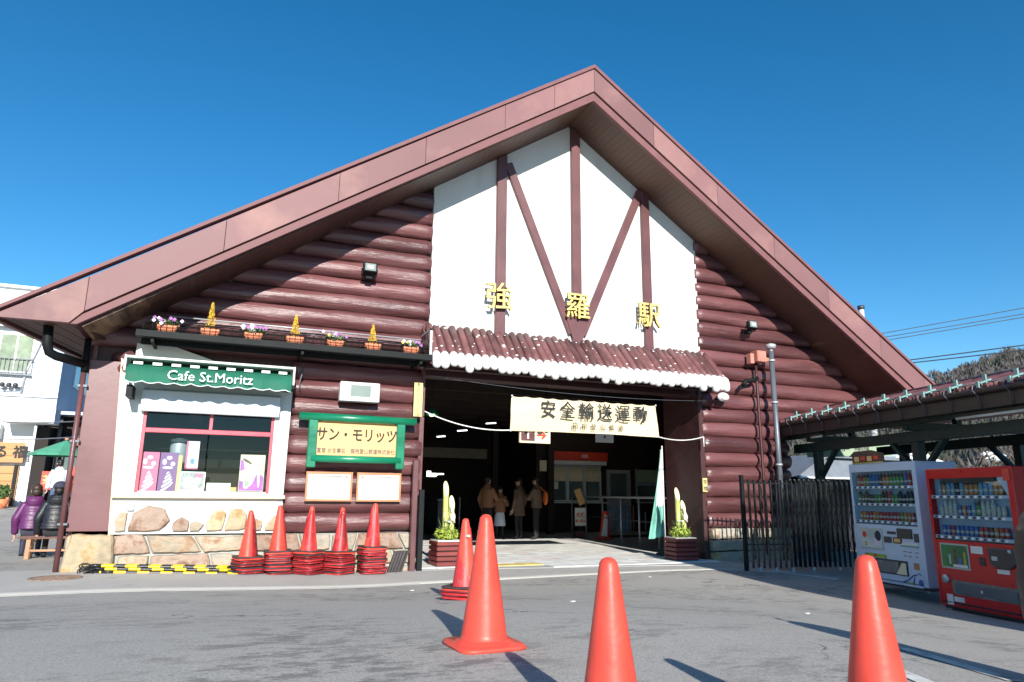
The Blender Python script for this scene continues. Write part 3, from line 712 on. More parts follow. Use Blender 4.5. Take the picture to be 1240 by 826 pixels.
# cafe awning
aw = thing('shop_awning', 'green scalloped awning lettered in white, over the cafe window', 'awning', (-.27, 11.62, 3.0))
n = 50; A = M(); x0, x1 = -1.37, .90
V = []; zt, zm = 3.10, 2.99
for i in range(n+1):
    x = x0+(x1-x0)*i/n; wv = .012*math.sin(i*.9)+.006*math.sin(i*2.3); sc_ = .030*abs(math.sin(math.pi*(i/n)*10.5))
    V += [(x, 11.56, zt+.02), (x, 11.30, zm+.03), (x, 11.12+wv*.5, 2.95), (x, 11.09+wv, 2.84), (x, 11.08+wv*1.2, 2.745-sc_+.02)]
A.add(V, [(i*5+k, (i+1)*5+k, (i+1)*5+k+1, i*5+k+1) for i in range(n) for k in range(4)], 0, True)
part('valance', A, 'awning_green', aw)
for i in range(0, 9):
    xa = x0+.06+(x1-x0)*i/9.; part('stripe', M().box(xa, xa+.125, 11.285, 11.292, 3.035, 3.075), 'awning_white', aw)
part('awning_cover', M().box(x0-.03, x1+.03, 11.22, 11.62, 3.115, 3.15).box(x0-.05, x0-.02, 11.2, 11.62, 2.92, 3.15).box(x1+.02, x1+.05, 11.2, 11.62, 2.86, 3.15), 'white_panel', aw, bevel=.004)
part('arm', M().box(x0+.02, x0+.10, 11.2, 11.6, 2.55, 2.72).box(x1-.06, x1+.05, 11.15, 11.62, 2.80, 2.84), 'black_metal', aw)
part('piping', M().tube([(V[i*5+4][0], V[i*5+4][1]-.004, V[i*5+4][2]) for i in range(n+1)], .007, 5), 'awning_white', aw)
text('lettering', 'Cafe St.Moritz', .205, (.02, -.575, -.135), 'letter_white', aw, rot=(R(86), 0, 0), extr=.002, off=.0, sx=.98)

# ---- objects in the cafe window
def board(name, label, x0, x1, z0, z1, y, m, lean=.0, th=.02, cat='poster', grp=None):
    t = thing(name, label, cat, ((x0+x1)/2, y, z0), 0, grp)
    P = M().add([(x0, y, z0), (x1, y, z0), (x1, y+lean, z1), (x0, y+lean, z1), (x0, y+th, z0), (x1, y+th, z0), (x1, y+lean+th, z1), (x0, y+lean+th, z1)], [(0,1,2,3),(7,6,5,4),(0,4,5,1),(1,5,6,2),(2,6,7,3),(3,7,4,0)])
    part('panel', P, m, t); return t
def on_board(t, name, shapes, m, w, h, lean, dy=-.004):
    """flat printed shapes given as polygons in 0..1 of the board"""
    mb = M()
    for P in shapes:
        mb.add([(-w/2+p[0]*w, dy+lean*p[1]-.0, p[1]*h) for p in P], [tuple(range(len(P)))])
    return part(name, mb, m, t, world=False)
def blob(cx, cy, rx, ry, n=14, rot=0, w=0): return [(cx+rx*math.cos(a)*math.cos(rot)-ry*math.sin(a)*math.sin(rot), cy+rx*math.cos(a)*math.sin(rot)+ry*math.sin(a)*math.cos(rot)) for a in [2*math.pi*i/n for i in range(n)]]
def swirl(cx, y0, w, h):
    S = []
    for k, (yy, ww) in enumerate(((.0, 1.), (.24, .85), (.47, .66), (.68, .46), (.86, .25))): S.append(blob(cx, y0+yy*h, w*ww*.5, h*.13, rot=.35))
    return S
yb = y0_ = W-.13
for nm, xa, mb_, sw, lb in (('pink', -1.10, 'poster_pink', 'petal_white', 'pink soft-serve poster with a pale swirl at the far left of the cafe window'), ('purple', -.84, 'poster_purple', 'petal_white', 'dark purple soft-serve poster beside the pink one in the cafe window')):
    if nm == 'pink': T('poster_pink', (.72, .12, .25), .5, var=.1, bump=0)
    else: T('poster_purple', (.20, .06, .22), .5, var=.1, bump=0)
    t = board('soft_serve_poster', lb, xa, xa+.245, 1.235, 1.80, yb+.06, mb_, .03)
    on_board(t, 'printed_swirl', swirl(.5, .10, .72, .40), sw, .245, .565, .03)
    T('swirl_line_'+nm, (.55, .2, .42) if nm == 'pink' else (.16, .05, .2), .5, bump=0)
    on_board(t, 'swirl_shade', [blob(.5, .13+.1*k, .27-.05*k, .014, rot=.35) for k in range(5)], 'swirl_line_'+nm, .245, .565, .03, -.007)
    on_board(t, 'printed_blobs', [blob(.25, .75, .12, .08), blob(.5, .86, .16, .05), blob(.72, .70, .13, .06), blob(.45, .60, .3, .035)], 'poster_text', .245, .565, .03) if 'poster_text' in MT else None
t = board('yellow_board', 'narrow yellow board standing edge-on beside the purple poster', -.595, -.54, 1.235, 1.76, yb+.05, 'sign_yellow', .02, cat='board')
t = board('narrow_poster', 'tall narrow pale pink poster hung in the middle of the cafe window', -.50, -.32, 1.56, 1.98, yb+.06, 'poster_text', .01)
on_board(t, 'printed_drop', [blob(.55, .28, .18, .10)], 'can_cyan', .18, .42, .01)
on_board(t, 'printed_border', [[(0, 0), (.14, 0), (.14, 1), (0, 1)], [(0, .0), (1, 0), (1, .05), (0, .05)]], 'poster_pink', .18, .42, .01, -.006)
t = board('menu_board', 'black framed board with pictures of white ice cream in the cafe window', -.55, -.20, 1.235, 1.52, yb+.02, 'vend_dark', .05)
on_board(t, 'printed_ices', [blob(.3, .35, .2, .14), blob(.35, .62, .16, .12), blob(.68, .55, .17, .16, rot=.5), blob(.6, .25, .16, .1)], 'paper', .35, .285, .05)
on_board(t, 'printed_tag', [[(.6, .72), (.9, .72), (.9, .9), (.6, .9)]], 'poster_pink', .35, .285, .05, -.006)
on_board(t, 'frame_edge', [[(0, 0), (.04, 0), (.04, 1), (0, 1)], [(.96, 0), (1, 0), (1, 1), (.96, 1)], [(0, .95), (1, .95), (1, 1), (0, 1)]], 'grey_alu', .35, .285, .05, -.006)
t = board('notice_card', 'small white card lying against the glass in the cafe window', -.17, .17, 1.235, 1.36, yb+.02, 'paper', .05, cat='notice')
on_board(t, 'print_line', [[(.1, q), (.9, q), (.9, q+.05), (.1, q+.05)] for q in (.25, .5, .72)], 'ink_faint', .34, .125, .05)
t = board('parfait_poster', 'large cream and violet parfait poster at the right end of the cafe window', .28, .645, 1.24, 1.80, yb+.04, 'poster_cream' if T('poster_cream', (.72, .58, .42), .5, var=.15, scale=6, bump=0) else '', .02)
on_board(t, 'printed_violet', [[(.02, .02), (.98, .02), (.98, .40), (.75, .50), (.4, .18), (.02, .3)], [(.02, .55), (.2, .6), (.12, .85), (.02, .85)]], 'violet' if T('violet', (.42, .10, .42), .5, var=.3, scale=9, bump=0) else '', .365, .56, .02)
on_board(t, 'printed_cream', [blob(.42, .38, .2, .28, rot=-.45), blob(.62, .72, .08, .2, rot=-.1), blob(.30, .18, .12, .12)], 'paper', .365, .56, .02, -.006)
on_board(t, 'printed_spoon', [blob(.28, .82, .2, .035, rot=-.35)], 'can_brown', .365, .56, .02, -.008)
on_board(t, 'printed_cup', [blob(.78, .35, .05, .25, rot=.1)], 'poster_text', .365, .56, .02, -.008)
t = thing('steel_urn', 'shiny steel canister behind the soft-serve posters in the cafe window', 'canister', (-.62, W+.28, 1.24))
part('body', M().rev([(0, 0), (.13, 0), (.13, .70), (.125, .73), (.0, .735)], (0, 0, 0), 20), 'grey_alu', t, world=False); part('lid', M().rev([(0, .735), (.135, .74), (.12, .78), (.02, .80), (0, .80)], (0, 0, 0), 20), 'light_alu', t, world=False)
for x, c, lb in ((-.85, 'gold_side', 'dark brass pot on the upper shelf behind the cafe window, left one'), (-.45, 'wood_frame', 'brown round pot on the upper shelf behind the cafe window, right one')):
    t = thing('kitchen_pot', lb, 'pot', (x, W+.8, 2.33)); part('body', M().rev([(0, 0), (.10, 0), (.12, .05), (.12, .22), (.10, .24), (0, .24)], (0, 0, 0), 16), c, t, world=False); part('handle', M().tube([(-.15, 0, .18), (.15, 0, .18)], .012, 6), 'black_metal', t, world=False)
t = thing('paper_cup_box', 'tan cardboard box beside the parfait poster inside the cafe window', 'box', (.21, yb+.08, 1.235)); part('box_body', M().box(.16, .26, yb+.04, yb+.14, 1.235, 1.30), 'sign_orange', t, bevel=.004)

# ---- balcony shelf of flower pots
sh = thing('flower_shelf', 'long black metal shelf with a railing holding flower pots, above the cafe', 'shelf', (.9, 11.2, 3.45))
part('tray', M().box(-1.30, 3.10, 11.02, 11.62, 3.42, 3.475).box(-1.30, 3.10, 11.0, 11.03, 3.40, 3.50), 'black_metal', sh, bevel=.004)
part('under_beam', M().box(-1.25, 3.08, 11.3, 11.34, 3.34, 3.42).box(-1.1, -1.06, 11.05, 11.65, 3.34, 3.42).box(1.0, 1.04, 11.05, 11.65, 3.34, 3.42).box(2.9, 2.94, 11.05, 11.65, 3.34, 3.42), 'black_metal', sh)
for z in (3.53, 3.585, 3.64): part('rail', M().tube([(-1.22, 11.035, z), (3.08, 11.035, z)], .007, 6), 'black_metal', sh)
part('rail', M().tube([(-.95, 11.58, 3.86), (3.05, 11.58, 3.86)], .012, 6), 'grey_alu', sh)
part('rail', M().tube([(-1.22, 11.3, 3.66), (3.08, 11.3, 3.66)], .010, 6), 'black_metal', sh)
up_ = M()
for i in range(37): x = -1.22+i*4.3/36; up_.tube([(x, 11.035, 3.47), (x, 11.035, 3.645)], .006, 5)
part('railing_bars', up_, 'black_metal', sh, kind='stuff')
part('corner_post', M().box(3.05, 3.09, 11.02, 11.06, 3.47, 3.95).box(3.05, 3.09, 11.02, 11.6, 3.92, 3.95), 'grey_alu', sh)
def pot_body(t):
    part('pot', M().add([(-.12, -.085, 0), (.12, -.085, 0), (.12, .085, 0), (-.12, .085, 0), (-.145, -.10, .12), (.145, -.10, .12), (.145, .10, .12), (-.145, .10, .12)], [(0,3,2,1),(4,5,6,7),(0,1,5,4),(1,2,6,5),(2,3,7,6),(3,0,4,7)]), 'terracotta', t, world=False, bevel=.03, segs=3)
    wr = M()
    for z in (.02, .07, .13):
        wr.tube([(-.155, -.115, z), (.155, -.115, z), (.155, .11, z), (-.155, .11, z), (-.155, -.115, z)], .005, 5, sm=False)
    for x in (-.155, -.08, 0, .08, .155): wr.tube([(x, -.115, 0), (x, -.115, .135)], .004, 5)
    part('wire_basket', wr, 'black_metal', t, world=False)
for i, (x, kind, lb) in enumerate(((-.91, 'f', 'orange pot of purple pansies at the far left of the flower shelf'), (-.33, 'c', 'tallest golden conifer in an orange pot, second from the left on the shelf'), (.28, 'f', 'orange pot of white and purple pansies between the first two golden conifers'),
        (.89, 'c', 'golden conifer in an orange pot in the middle of the flower shelf'), (1.51, 'f', 'bushy orange pot of lilac pansies right of the middle conifer'), (2.11, 'c', 'golden conifer in an orange pot nearest the gable end of the shelf'), (2.74, 'f', 'orange pot of pansies at the right end of the flower shelf'))):
    t = thing('potted_conifer' if kind == 'c' else 'potted_pansies', lb, 'potted plant', (x, 11.12, 3.49), 0, 'pots on the flower shelf'); pot_body(t)
    if kind == 'c':
        h = (0, .42, 0, .37, 0, .33)[i]; mb = M(); rr = random.Random(i)
        for k in range(420):
            q = rr.random()**.8; r_ = .075*(1-q)+.008; a = rr.random()*6.28; p = Vector((math.cos(a)*r_*rr.random()**.4, math.sin(a)*r_*rr.random()**.4, .10+q*h))
            u = Vector((math.cos(a)*.3, math.sin(a)*.3, 1)).normalized()*.028; w_ = u.cross(Vector((rr.random()-.5, rr.random()-.5, .2))).normalized()*.008
            mb.add([p-w_, p+w_, p+u], [(0, 1, 2)])
        part('foliage', mb, 'leaf_golden', t, world=False, kind='stuff'); part('trunk', M().tube([(0, 0, .08), (0, 0, .10+h*.8)], .008, 5), 'bark', t, world=False)
    else:
        part('foliage', leaves(M(), (0, -.02, .14), (.19, .13, .07), 260, .026, i), 'leaf', t, world=False, kind='stuff')
        fl = M(); rr = random.Random(i+50)
        for k in range(24):
            p = Vector((rr.gauss(0, .10), rr.uniform(-.13, .08), .15+rr.uniform(-.03, .08))); mi = rr.choice((0, 0, 0, 1, 1, 2) if i != 2 else (1, 1, 0, 0))
            for a in range(4): fl.sph(p+Vector((math.cos(a*1.57)*.014, -.004, math.sin(a*1.57)*.014)), (.016, .006, .016), 6, 4, mi)
        part('flowers', fl, ['petal_purple', 'petal_white', 'petal_yellow'], t, world=False, kind='stuff')

# ---- flood lights
def flood(loc, lb):
    t = thing('flood_light', lb, 'flood light', loc, 0, 'small flood lights on the log wall')
    part('housing', M().prism([(-.02, -.10), (-.02, .08), (-.10, .10), (-.12, -.06)], -.12, .12, 'x'), 'black_metal', t, world=False, bevel=.008)
    part('lens', M().add([(-.09, -.125, -.045), (.09, -.125, -.045), (.09, -.108, .085), (-.09, -.108, .085)], [(0, 1, 2, 3)]), 'lcd', t, world=False)
    part('led_chip', M().add([(-.05, -.128, -.01), (.05, -.128, -.01), (.05, -.118, .05), (-.05, -.118, .05)], [(0, 1, 2, 3)]), 'petal_white', t, world=False)
    part('bracket', M().tube([(-.13, -.05, 0), (-.13, .02, -.10), (.13, .02, -.10), (.13, -.05, 0)], .012, 5, sm=False).box(-.05, .05, 0, .14, -.15, -.08), 'black_metal', t, world=False)
flood((2.06, 11.50, 4.99), 'black flood light on the logs left of the white gable')
flood((10.29, 11.50, 4.84), 'black flood light on the logs right of the white gable')

# ---- green framed sign
gs_ = thing('shop_sign', 'orange signboard in a green wooden frame on the log wall', 'signboard', (2.02, 11.50, 1.7))
part('board', M().box(1.34, 2.70, 11.50, 11.54, 1.76, 2.36), 'sign_orange', gs_)
part('frame_top', M().tube([(1.08, 11.46, 2.42), (2.98, 11.46, 2.41)], .066, 14), 'green_paint', gs_)
part('frame_bottom', M().tube([(1.30, 11.47, 1.76), (2.74, 11.47, 1.76)], .060, 14), 'green_paint', gs_)
for x in (1.31, 2.73): part('frame_side', M().box(x-.07, x+.07, 11.43, 11.56, 1.62, 2.38), 'green_paint', gs_, bevel=.012)
text('lettering', 'サン・モリッツ', .235, (0, -.006, .44), 'ink', gs_, off=.005, sx=.80)
text('lettering', '直営 お食事処　箱根登山鉄道株式会社', .085, (0, -.006, .19), 'ink_faint', gs_, off=.001, sx=.86)
# ---- framed notices
for x0, x1, lb in ((1.27, 2.00, 'framed paper notice under the green sign, left one of the pair'), (2.07, 2.80, 'framed paper notice under the green sign, right one nearest the entrance')):
    t = thing('framed_notice', lb, 'notice', ((x0+x1)/2, 11.60, 1.10), 0, 'framed notices on the log wall'); z0, z1 = 1.10, 1.56
    part('paper', M().box(x0+.03, x1-.03, 11.595, 11.605, z0+.03, z1-.03), 'paper', t)
    for P in ((x0, x1, z0, z0+.032), (x0, x1, z1-.032, z1), (x0, x0+.032, z0+.033, z1-.033), (x1-.032, x1, z0+.033, z1-.033)): part('frame', M().box(P[0], P[1], 11.58, 11.62, P[2], P[3]), 'wood_frame', t)
    ln = M(); rr = random.Random(int(x0*10))
    for k in range(9):
        z = z1-.12-k*.030; xa = x0+.08
        while xa < x1-.1:
            wl = rr.uniform(.02, .09); ln.box(xa, min(xa+wl, x1-.08), 11.591, 11.594, z, z+.009); xa += wl+.018
    part('print_lines', ln, 'ink_faint', t, kind='stuff')
    part('heading', M().box(x0+.16, x1-.16, 11.590, 11.594, z1-.075, z1-.062), 'ink_faint', t)
    part('red_mark', M().sph((x1-.10 if x0 < 1.5 else x0+.09, 11.593, z1-.075), (.022, .003, .014), 10, 6), 'sign_red', t)
# ---- LCD box
t = thing('display_box', 'pale metal box with a grey screen on the log wall above the green sign', 'display', (2.0, 11.5, 2.85))
part('housing', M().box(1.69, 2.34, 11.44, 11.62, 2.70, 3.02), 'light_alu', t, bevel=.012); part('screen', M().box(1.86, 2.19, 11.434, 11.44, 2.78, 2.97), 'lcd', t)
part('vent', M().box(1.72, 2.31, 11.436, 11.44, 2.705, 2.735), 'grey_alu', t)
top('wall_cable', M().tube([(1.10, 11.6, 3.30), (1.09, 11.6, 3.12), (1.06, 11.61, 2.98), (1.08, 11.62, 2.86)], .012, 6), 'grey_pipe', 'grey cable running down the logs beside the awning', 'cable', origin=(1.09, 11.6, 3.1))
# ---- narrow yellow signs
for (x, y, z0, z1, s, sz, lb) in ((3.03, 11.56, 2.52, 3.10, '登山ケーブルカーのりば', .048, 'tall yellow sign strip high on the logs left of the entrance'), (9.06, 11.70, 1.33, 1.60, '禁煙', .10, 'small yellow sign on the right jamb of the entrance')):
    t = thing('sign_strip', lb, 'sign', (x, y, z0)); w_ = .075 if sz < .1 else .055
    part('plate', M().box(x-w_, x+w_, y, y+.02, z0, z1), 'sign_yellow', t)
    for i, ch in enumerate(s): text('lettering', ch, sz, (0, -.004, (z1-z0)-(i+.6)*(z1-z0)/len(s)), 'ink', t, extr=.001)
# ---- porch lamp
t = thing('porch_lamp', 'round white porch lamp under the right end of the porch roof', 'lamp', (9.47, 11.55, 3.25))
part('dish', M().sph((9.47, 11.50, 3.25), (.145, .07, .095), 20, 10), 'light_alu', t); part('lamp_face', M().sph((9.47, 11.45, 3.245), (.11, .035, .07), 18, 8), 'petal_white', t); part('mount', M().box(9.43, 9.51, 11.55, 11.68, 3.22, 3.28), 'black_metal', t)
# ---- pipes at the right
t = thing('vent_pipe', 'tall grey vent pipe standing before the logs right of the entrance', 'pipe', (10.73, 11.4, 0))
part('pipe', M().tube([(10.73, 11.4, 0), (10.73, 11.4, 4.30)], .054, 14), 'grey_pipe', t); part('cap', M().rev([(0, .0), (.09, .0), (.11, .05), (.11, .09), (.03, .12), (0, .12)], (10.73, 11.4, 4.36), 14), 'grey_alu', t); part('neck', M().tube([(10.73, 11.4, 4.3), (10.73, 11.4, 4.37)], .04, 10), 'grey_alu', t)
for z in (1.9, 3.2, 4.1): part('clamp', M().rev([(.062, -.02), (.072, -.02), (.072, .02), (.062, .02)], (10.73, 11.4, z), 14), 'grey_alu', t)
t = thing('junction_box', 'dull pink metal box at the head of the thin conduit', 'junction box', (10.45, 11.5, 4.18))
part('box_body', M().box(10.36, 10.60, 11.40, 11.62, 4.06, 4.30), 'pink_box', t, bevel=.01); part('side_fitting', M().box(10.24, 10.34, 11.48, 11.62, 4.02, 4.24), 'pink_box', t, bevel=.01); part('bolt_arm', M().box(10.61, 10.68, 11.42, 11.48, 4.08, 4.16), 'wood_frame', t)
t = thing('conduit', 'thin dark conduit running down the logs from the pink box', 'conduit', (10.45, 11.6, 1.0))
part('tube', M().tube([(10.45, 11.58, 4.05), (10.43, 11.56, 3.7), (10.44, 11.56, 1.0), (10.44, 11.58, .1)], .030, 8), 'maroon_dark', t); part('elbow', M().tube([(10.43, 11.54, 3.72), (10.30, 11.50, 3.66), (10.05, 11.46, 3.62), (9.95, 11.45, 3.52)], .045, 8), 'black_metal', t)

# ---- banner on its cord
bn = thing('cloth_banner', 'cream cloth banner with large brushed characters hung across the entrance', 'banner', (6.1, 11.2, 2.6))
nx, nz = 60, 14; V = []
for j in range(nz+1):
    for i in range(nx+1):
        u, v = i/nx, j/nz
        x = 4.62+(7.60-4.62)*u-.06*(1-v)*(u-.5)*0+.03*(1-v)*(2*u-1)
        ztop = 2.93-.02*abs(math.sin(u*math.pi*11))*.9; zbot = 2.32+.02*math.sin(u*3.1)
        z = zbot+(ztop-zbot)*v; y = 11.2+.018*math.sin(u*17+v*2)+.025*math.sin(u*5.5-v*4)*(1-v)+.01*noise.noise(Vector((u*9, v*4, 1)))
        V.append((x, y, z))
part('cloth', M().add(V, [(j*(nx+1)+i, j*(nx+1)+i+1, (j+1)*(nx+1)+i+1, (j+1)*(nx+1)+i) for j in range(nz) for i in range(nx)], 0, True), 'banner', bn)
for i, ch in enumerate('安全輸送運動'): text('lettering', ch, .33, (-.80+i*.385, -.064, .105), 'ink', bn, off=.0025, sx=.96)
for i, ch in enumerate('箱根登山鉄道'): text('lettering', ch, .125, (-.27+i*.19, -.064, -.155), 'ink', bn, off=.0)
for x, z in ((4.62, 2.93), (7.60, 2.93), (4.60, 2.32), (7.64, 2.34)): part('eyelet', M().sph((x, 11.19, z), (.02, .01, .02), 8, 6), 'grey_alu', bn)
def sag(a, b, s, n=20): a = Vector(a); b = Vector(b); return [a.lerp(b, i/n)-Vector((0, 0, s*4*(i/n)*(1-i/n))) for i in range(n+1)]
top('rope', M().tube(sag((3.16, 11.6, 2.62), (4.62, 11.2, 2.33), .10), .011, 6), 'rope', 'white cord drooping from the left wall to the banner', 'cord', 'white cords holding the banner', origin=(3.9, 11.4, 2.4))
top('rope', M().tube(sag((7.62, 11.2, 2.34), (9.0, 11.6, 2.42), .07), .011, 6).tube([(9.0, 11.6, 2.42), (9.0, 11.6, 2.22)], .012, 6), 'rope', 'white cord running from the banner to the right jamb', 'cord', 'white cords holding the banner', origin=(8.3, 11.4, 2.4))
top('wire', M().tube(sag((3.22, 11.35, 3.20), (9.0, 11.35, 3.12), .10), .0035, 5), 'grey_pipe', 'thin wire slung across the top of the entrance', 'wire', origin=(6.1, 11.3, 3.1))
# ------------------------------------------------------------------ traffic cones
def rsq(w, c, n=32, z=0.):
    """rounded square outline with n points"""
    P = []
    for j in range(n):
        a = 2*math.pi*j/n; q = (abs(math.cos(a))**7+abs(math.sin(a))**7)**(-1/7.); P.append((math.cos(a)*q*w, math.sin(a)*q*w, z))
    return P
def cone_mesh(m):
    n = 32; mb = M()
    rings = [rsq(.180, 0, n, .0), rsq(.192, 0, n, .004), rsq(.192, 0, n, .016), rsq(.180, 0, n, .026)]
    for r, z in ((.158, .024), (.153, .034), (.140, .036), (.128, .046), (.124, .07), (.078, .38), (.040, .645), (.034, .680), (.024, .694), (.010, .700), (0.001, .7005)):
        rings.append([(r*math.cos(2*math.pi*j/n), r*math.sin(2*math.pi*j/n), z) for j in range(n)])
    V = [p for r in rings for p in r]
    mb.add(V, [(i*n+j, i*n+(j+1) % n, (i+1)*n+(j+1) % n, (i+1)*n+j) for i in range(len(rings)-1) for j in range(n)], 0, True)
    return mb.mesh('cone_body', m)
def weight_mesh(m):
    n = 32; mb = M(); rings = [[(.150*math.cos(2*math.pi*j/n), .150*math.sin(2*math.pi*j/n), .028) for j in range(n)], rsq(.19, 0, n, .028), rsq(.197, 0, n, .034), rsq(.194, 0, n, .044), [(.150*math.cos(2*math.pi*j/n), .150*math.sin(2*math.pi*j/n), .047) for j in range(n)]]
    mb.add([p for r in rings for p in r], [(i*n+j, i*n+(j+1) % n, ((i+1) % 5)*n+(j+1) % n, ((i+1) % 5)*n+j) for i in range(5) for j in range(n)], 0, False)
    return mb.mesh('rubber_weight', m)
cm = cone_mesh('cone_red'); cmo = cone_mesh('cone_red_old'); wm = weight_mesh('rubber'); wmr = weight_mesh('rubber_red')
def cone(loc, rz, lb, mesh=cm, grp=None, weight=None, s=1., tilt=(0, 0), slump=0):
    t = thing('traffic_cone', lb, 'traffic cone', loc, rz, grp); t.rotation_euler = (tilt[0], tilt[1], rz); t.scale = (s, s, s)
    o = bpy.data.objects.new('cone_body', mesh); COL.objects.link(o); o.parent = t
    if weight:
        o = bpy.data.objects.new('rubber_weight', weight); COL.objects.link(o); o.parent = t
    return t
gn = lambda x, y: (G(x, y)-G(x, y+.4))/.4
cone((1.465, 3.93, G(1.465, 3.93)), .05, 'complete red traffic cone standing in front of the entrance, its square base in view', tilt=(-gn(1.46, 3.9)*.0, 0), s=1.03)
cone((1.335, 2.30, .325), .3, 'red traffic cone cut by the bottom of the photo, in the middle', s=.97)
cone((2.062, 1.82, .355), .5, 'red traffic cone cut by the bottom of the photo, in front of the vending machines', s=.97)
rs_ = random.Random(33)
def stack(x, y, ztop, names, top_lb, grp, z0=None, mixed=True, yaw=0, dz=.046):
    z0 = G(x, y)+.012 if z0 is None else z0; n = max(2, int(round((ztop-.7-z0)/dz))+1)
    ordn = ['lowest', 'second lowest', 'third from the ground', 'fourth from the ground', 'fifth from the ground', 'sixth from the ground', 'seventh from the ground', 'eighth from the ground', 'ninth from the ground', 'tenth from the ground']
    step = (ztop-.7-z0)/(n-1)
    for k in range(n):
        last = k == n-1; lb = top_lb if last else '%s cone %s' % (ordn[k], names)
        cone((x+rs_.uniform(-.012, .012), y+rs_.uniform(-.012, .012), z0+k*step), yaw+rs_.uniform(-.22, .22), lb, cm if last else cmo, grp, rs_.choice((wm, wmr, wm, wmr)) if mixed and not last else (wm if mixed else None), tilt=(rs_.uniform(-.035, .035), rs_.uniform(-.035, .035)))
ords = ['leftmost stack, beside the striped bars', 'second stack from the left', 'middle stack of the five', 'fourth stack from the left', 'rightmost stack, next to the entrance']
for i, (x, zt) in enumerate(((.497, .965), (.925, 1.04), (1.352, 1.03), (1.83, 1.01), (2.34, 1.075))):
    stack(x, 11.36, zt, 'of the '+ords[i], 'upright red cone topping the '+ords[i], 'cones stacked along the stone base', yaw=(.35, .1, .75, .6, .2)[i])
stack(2.40, 7.02, G(2.4, 7)+.79, 'in the short stack behind the complete cone', 'old red cone with a white sticker atop the short stack behind the complete cone', 'short stack of cones before the entrance', yaw=.7, dz=.045)
top('sticker', M().obox((2.395, 6.925, G(2.4, 7)+.62), (.018, 0, 0), (0, .002, 0), (0, 0, .01)), 'paper', 'small white sticker on the upper half of the cone in the short stack', 'sticker', origin=(2.395, 6.925, G(2.4, 7)+.62))
# folded dark rubber boards leaning beside the last stack
for k, lb in enumerate(('dark ribbed rubber mat leaning on the entrance post, front one', 'dark ribbed rubber mat leaning on the entrance post, behind the front one')):
    mb = M(); c_ = Vector((2.74+k*.07, 11.42+k*.05, .17)); a = Vector((.10, 0, .30)).normalized()
    for i in range(4): mb.obox(c_+Vector((-.07+i*.047, 0, 0)), Vector((.018, 0, 0)), Vector((0, .03, 0)), a*.17)
    mb.obox(c_+Vector((0, .02, 0)), Vector((.09, 0, 0)), Vector((0, .008, 0)), a*.165)
    top('rubber_mat', mb, 'rubber', lb, 'rubber mat', 'dark mats leaning by the entrance', origin=tuple(c_))

# ------------------------------------------------------------------ striped bars on the ground
def bar_mesh():
    mb = M(); L = 1.75; n = 12; r = .021
    for i in range(n):
        mb.tube([(L*i/n, 0, 0), (L*(i+1)/n, 0, 0)], r+(.001 if i % 2 else 0), 9, i % 2, cap=(i in (0, n-1)))
    for x, s_ in ((0, -1), (L, 1)):
        mb.tube([(x+s_*.0, 0, 0)]+[(x+s_*(.06+.06*math.cos(a)*-1), .06*math.sin(a), .004) for a in [math.pi*2*q/12 for q in range(13)]], .008, 5, 0)
    return mb.mesh('barrier_bar', ['bar_black', 'bar_yellow'])
bmh = bar_mesh(); rb = random.Random(9)
bl = []
for row, n_, z in ((0, 6, .03), (1, 5, .072), (2, 4, .112), (3, 2, .152)):
    for i in range(n_): bl.append((-1.50+rb.uniform(-.06, .16), 11.28+.062*i+row*.02, z, row, i))
lay = ['on the ground layer', 'on the second layer', 'on the third layer', 'on top of the pile']
pos = ['nearest the viewer', 'second from the front', 'third from the front', 'fourth from the front', 'fifth from the front', 'next to the stones']
for x, y, z, row, i in bl:
    o = bpy.data.objects.new('barrier_bar', bmh); COL.objects.link(o); o.location = (x, y, z+G(x+.9, y)*.6+.012); o.rotation_euler = (rb.random()*6, G(-1.5, 11.4)*.04+.028+rb.uniform(-.008, .008), rb.uniform(-.025, .025)-.02)
    tag(o, 'striped bar of the pile, %s, %s' % (lay[row], pos[i]), 'barrier bar', 'striped bars piled by the stone base')
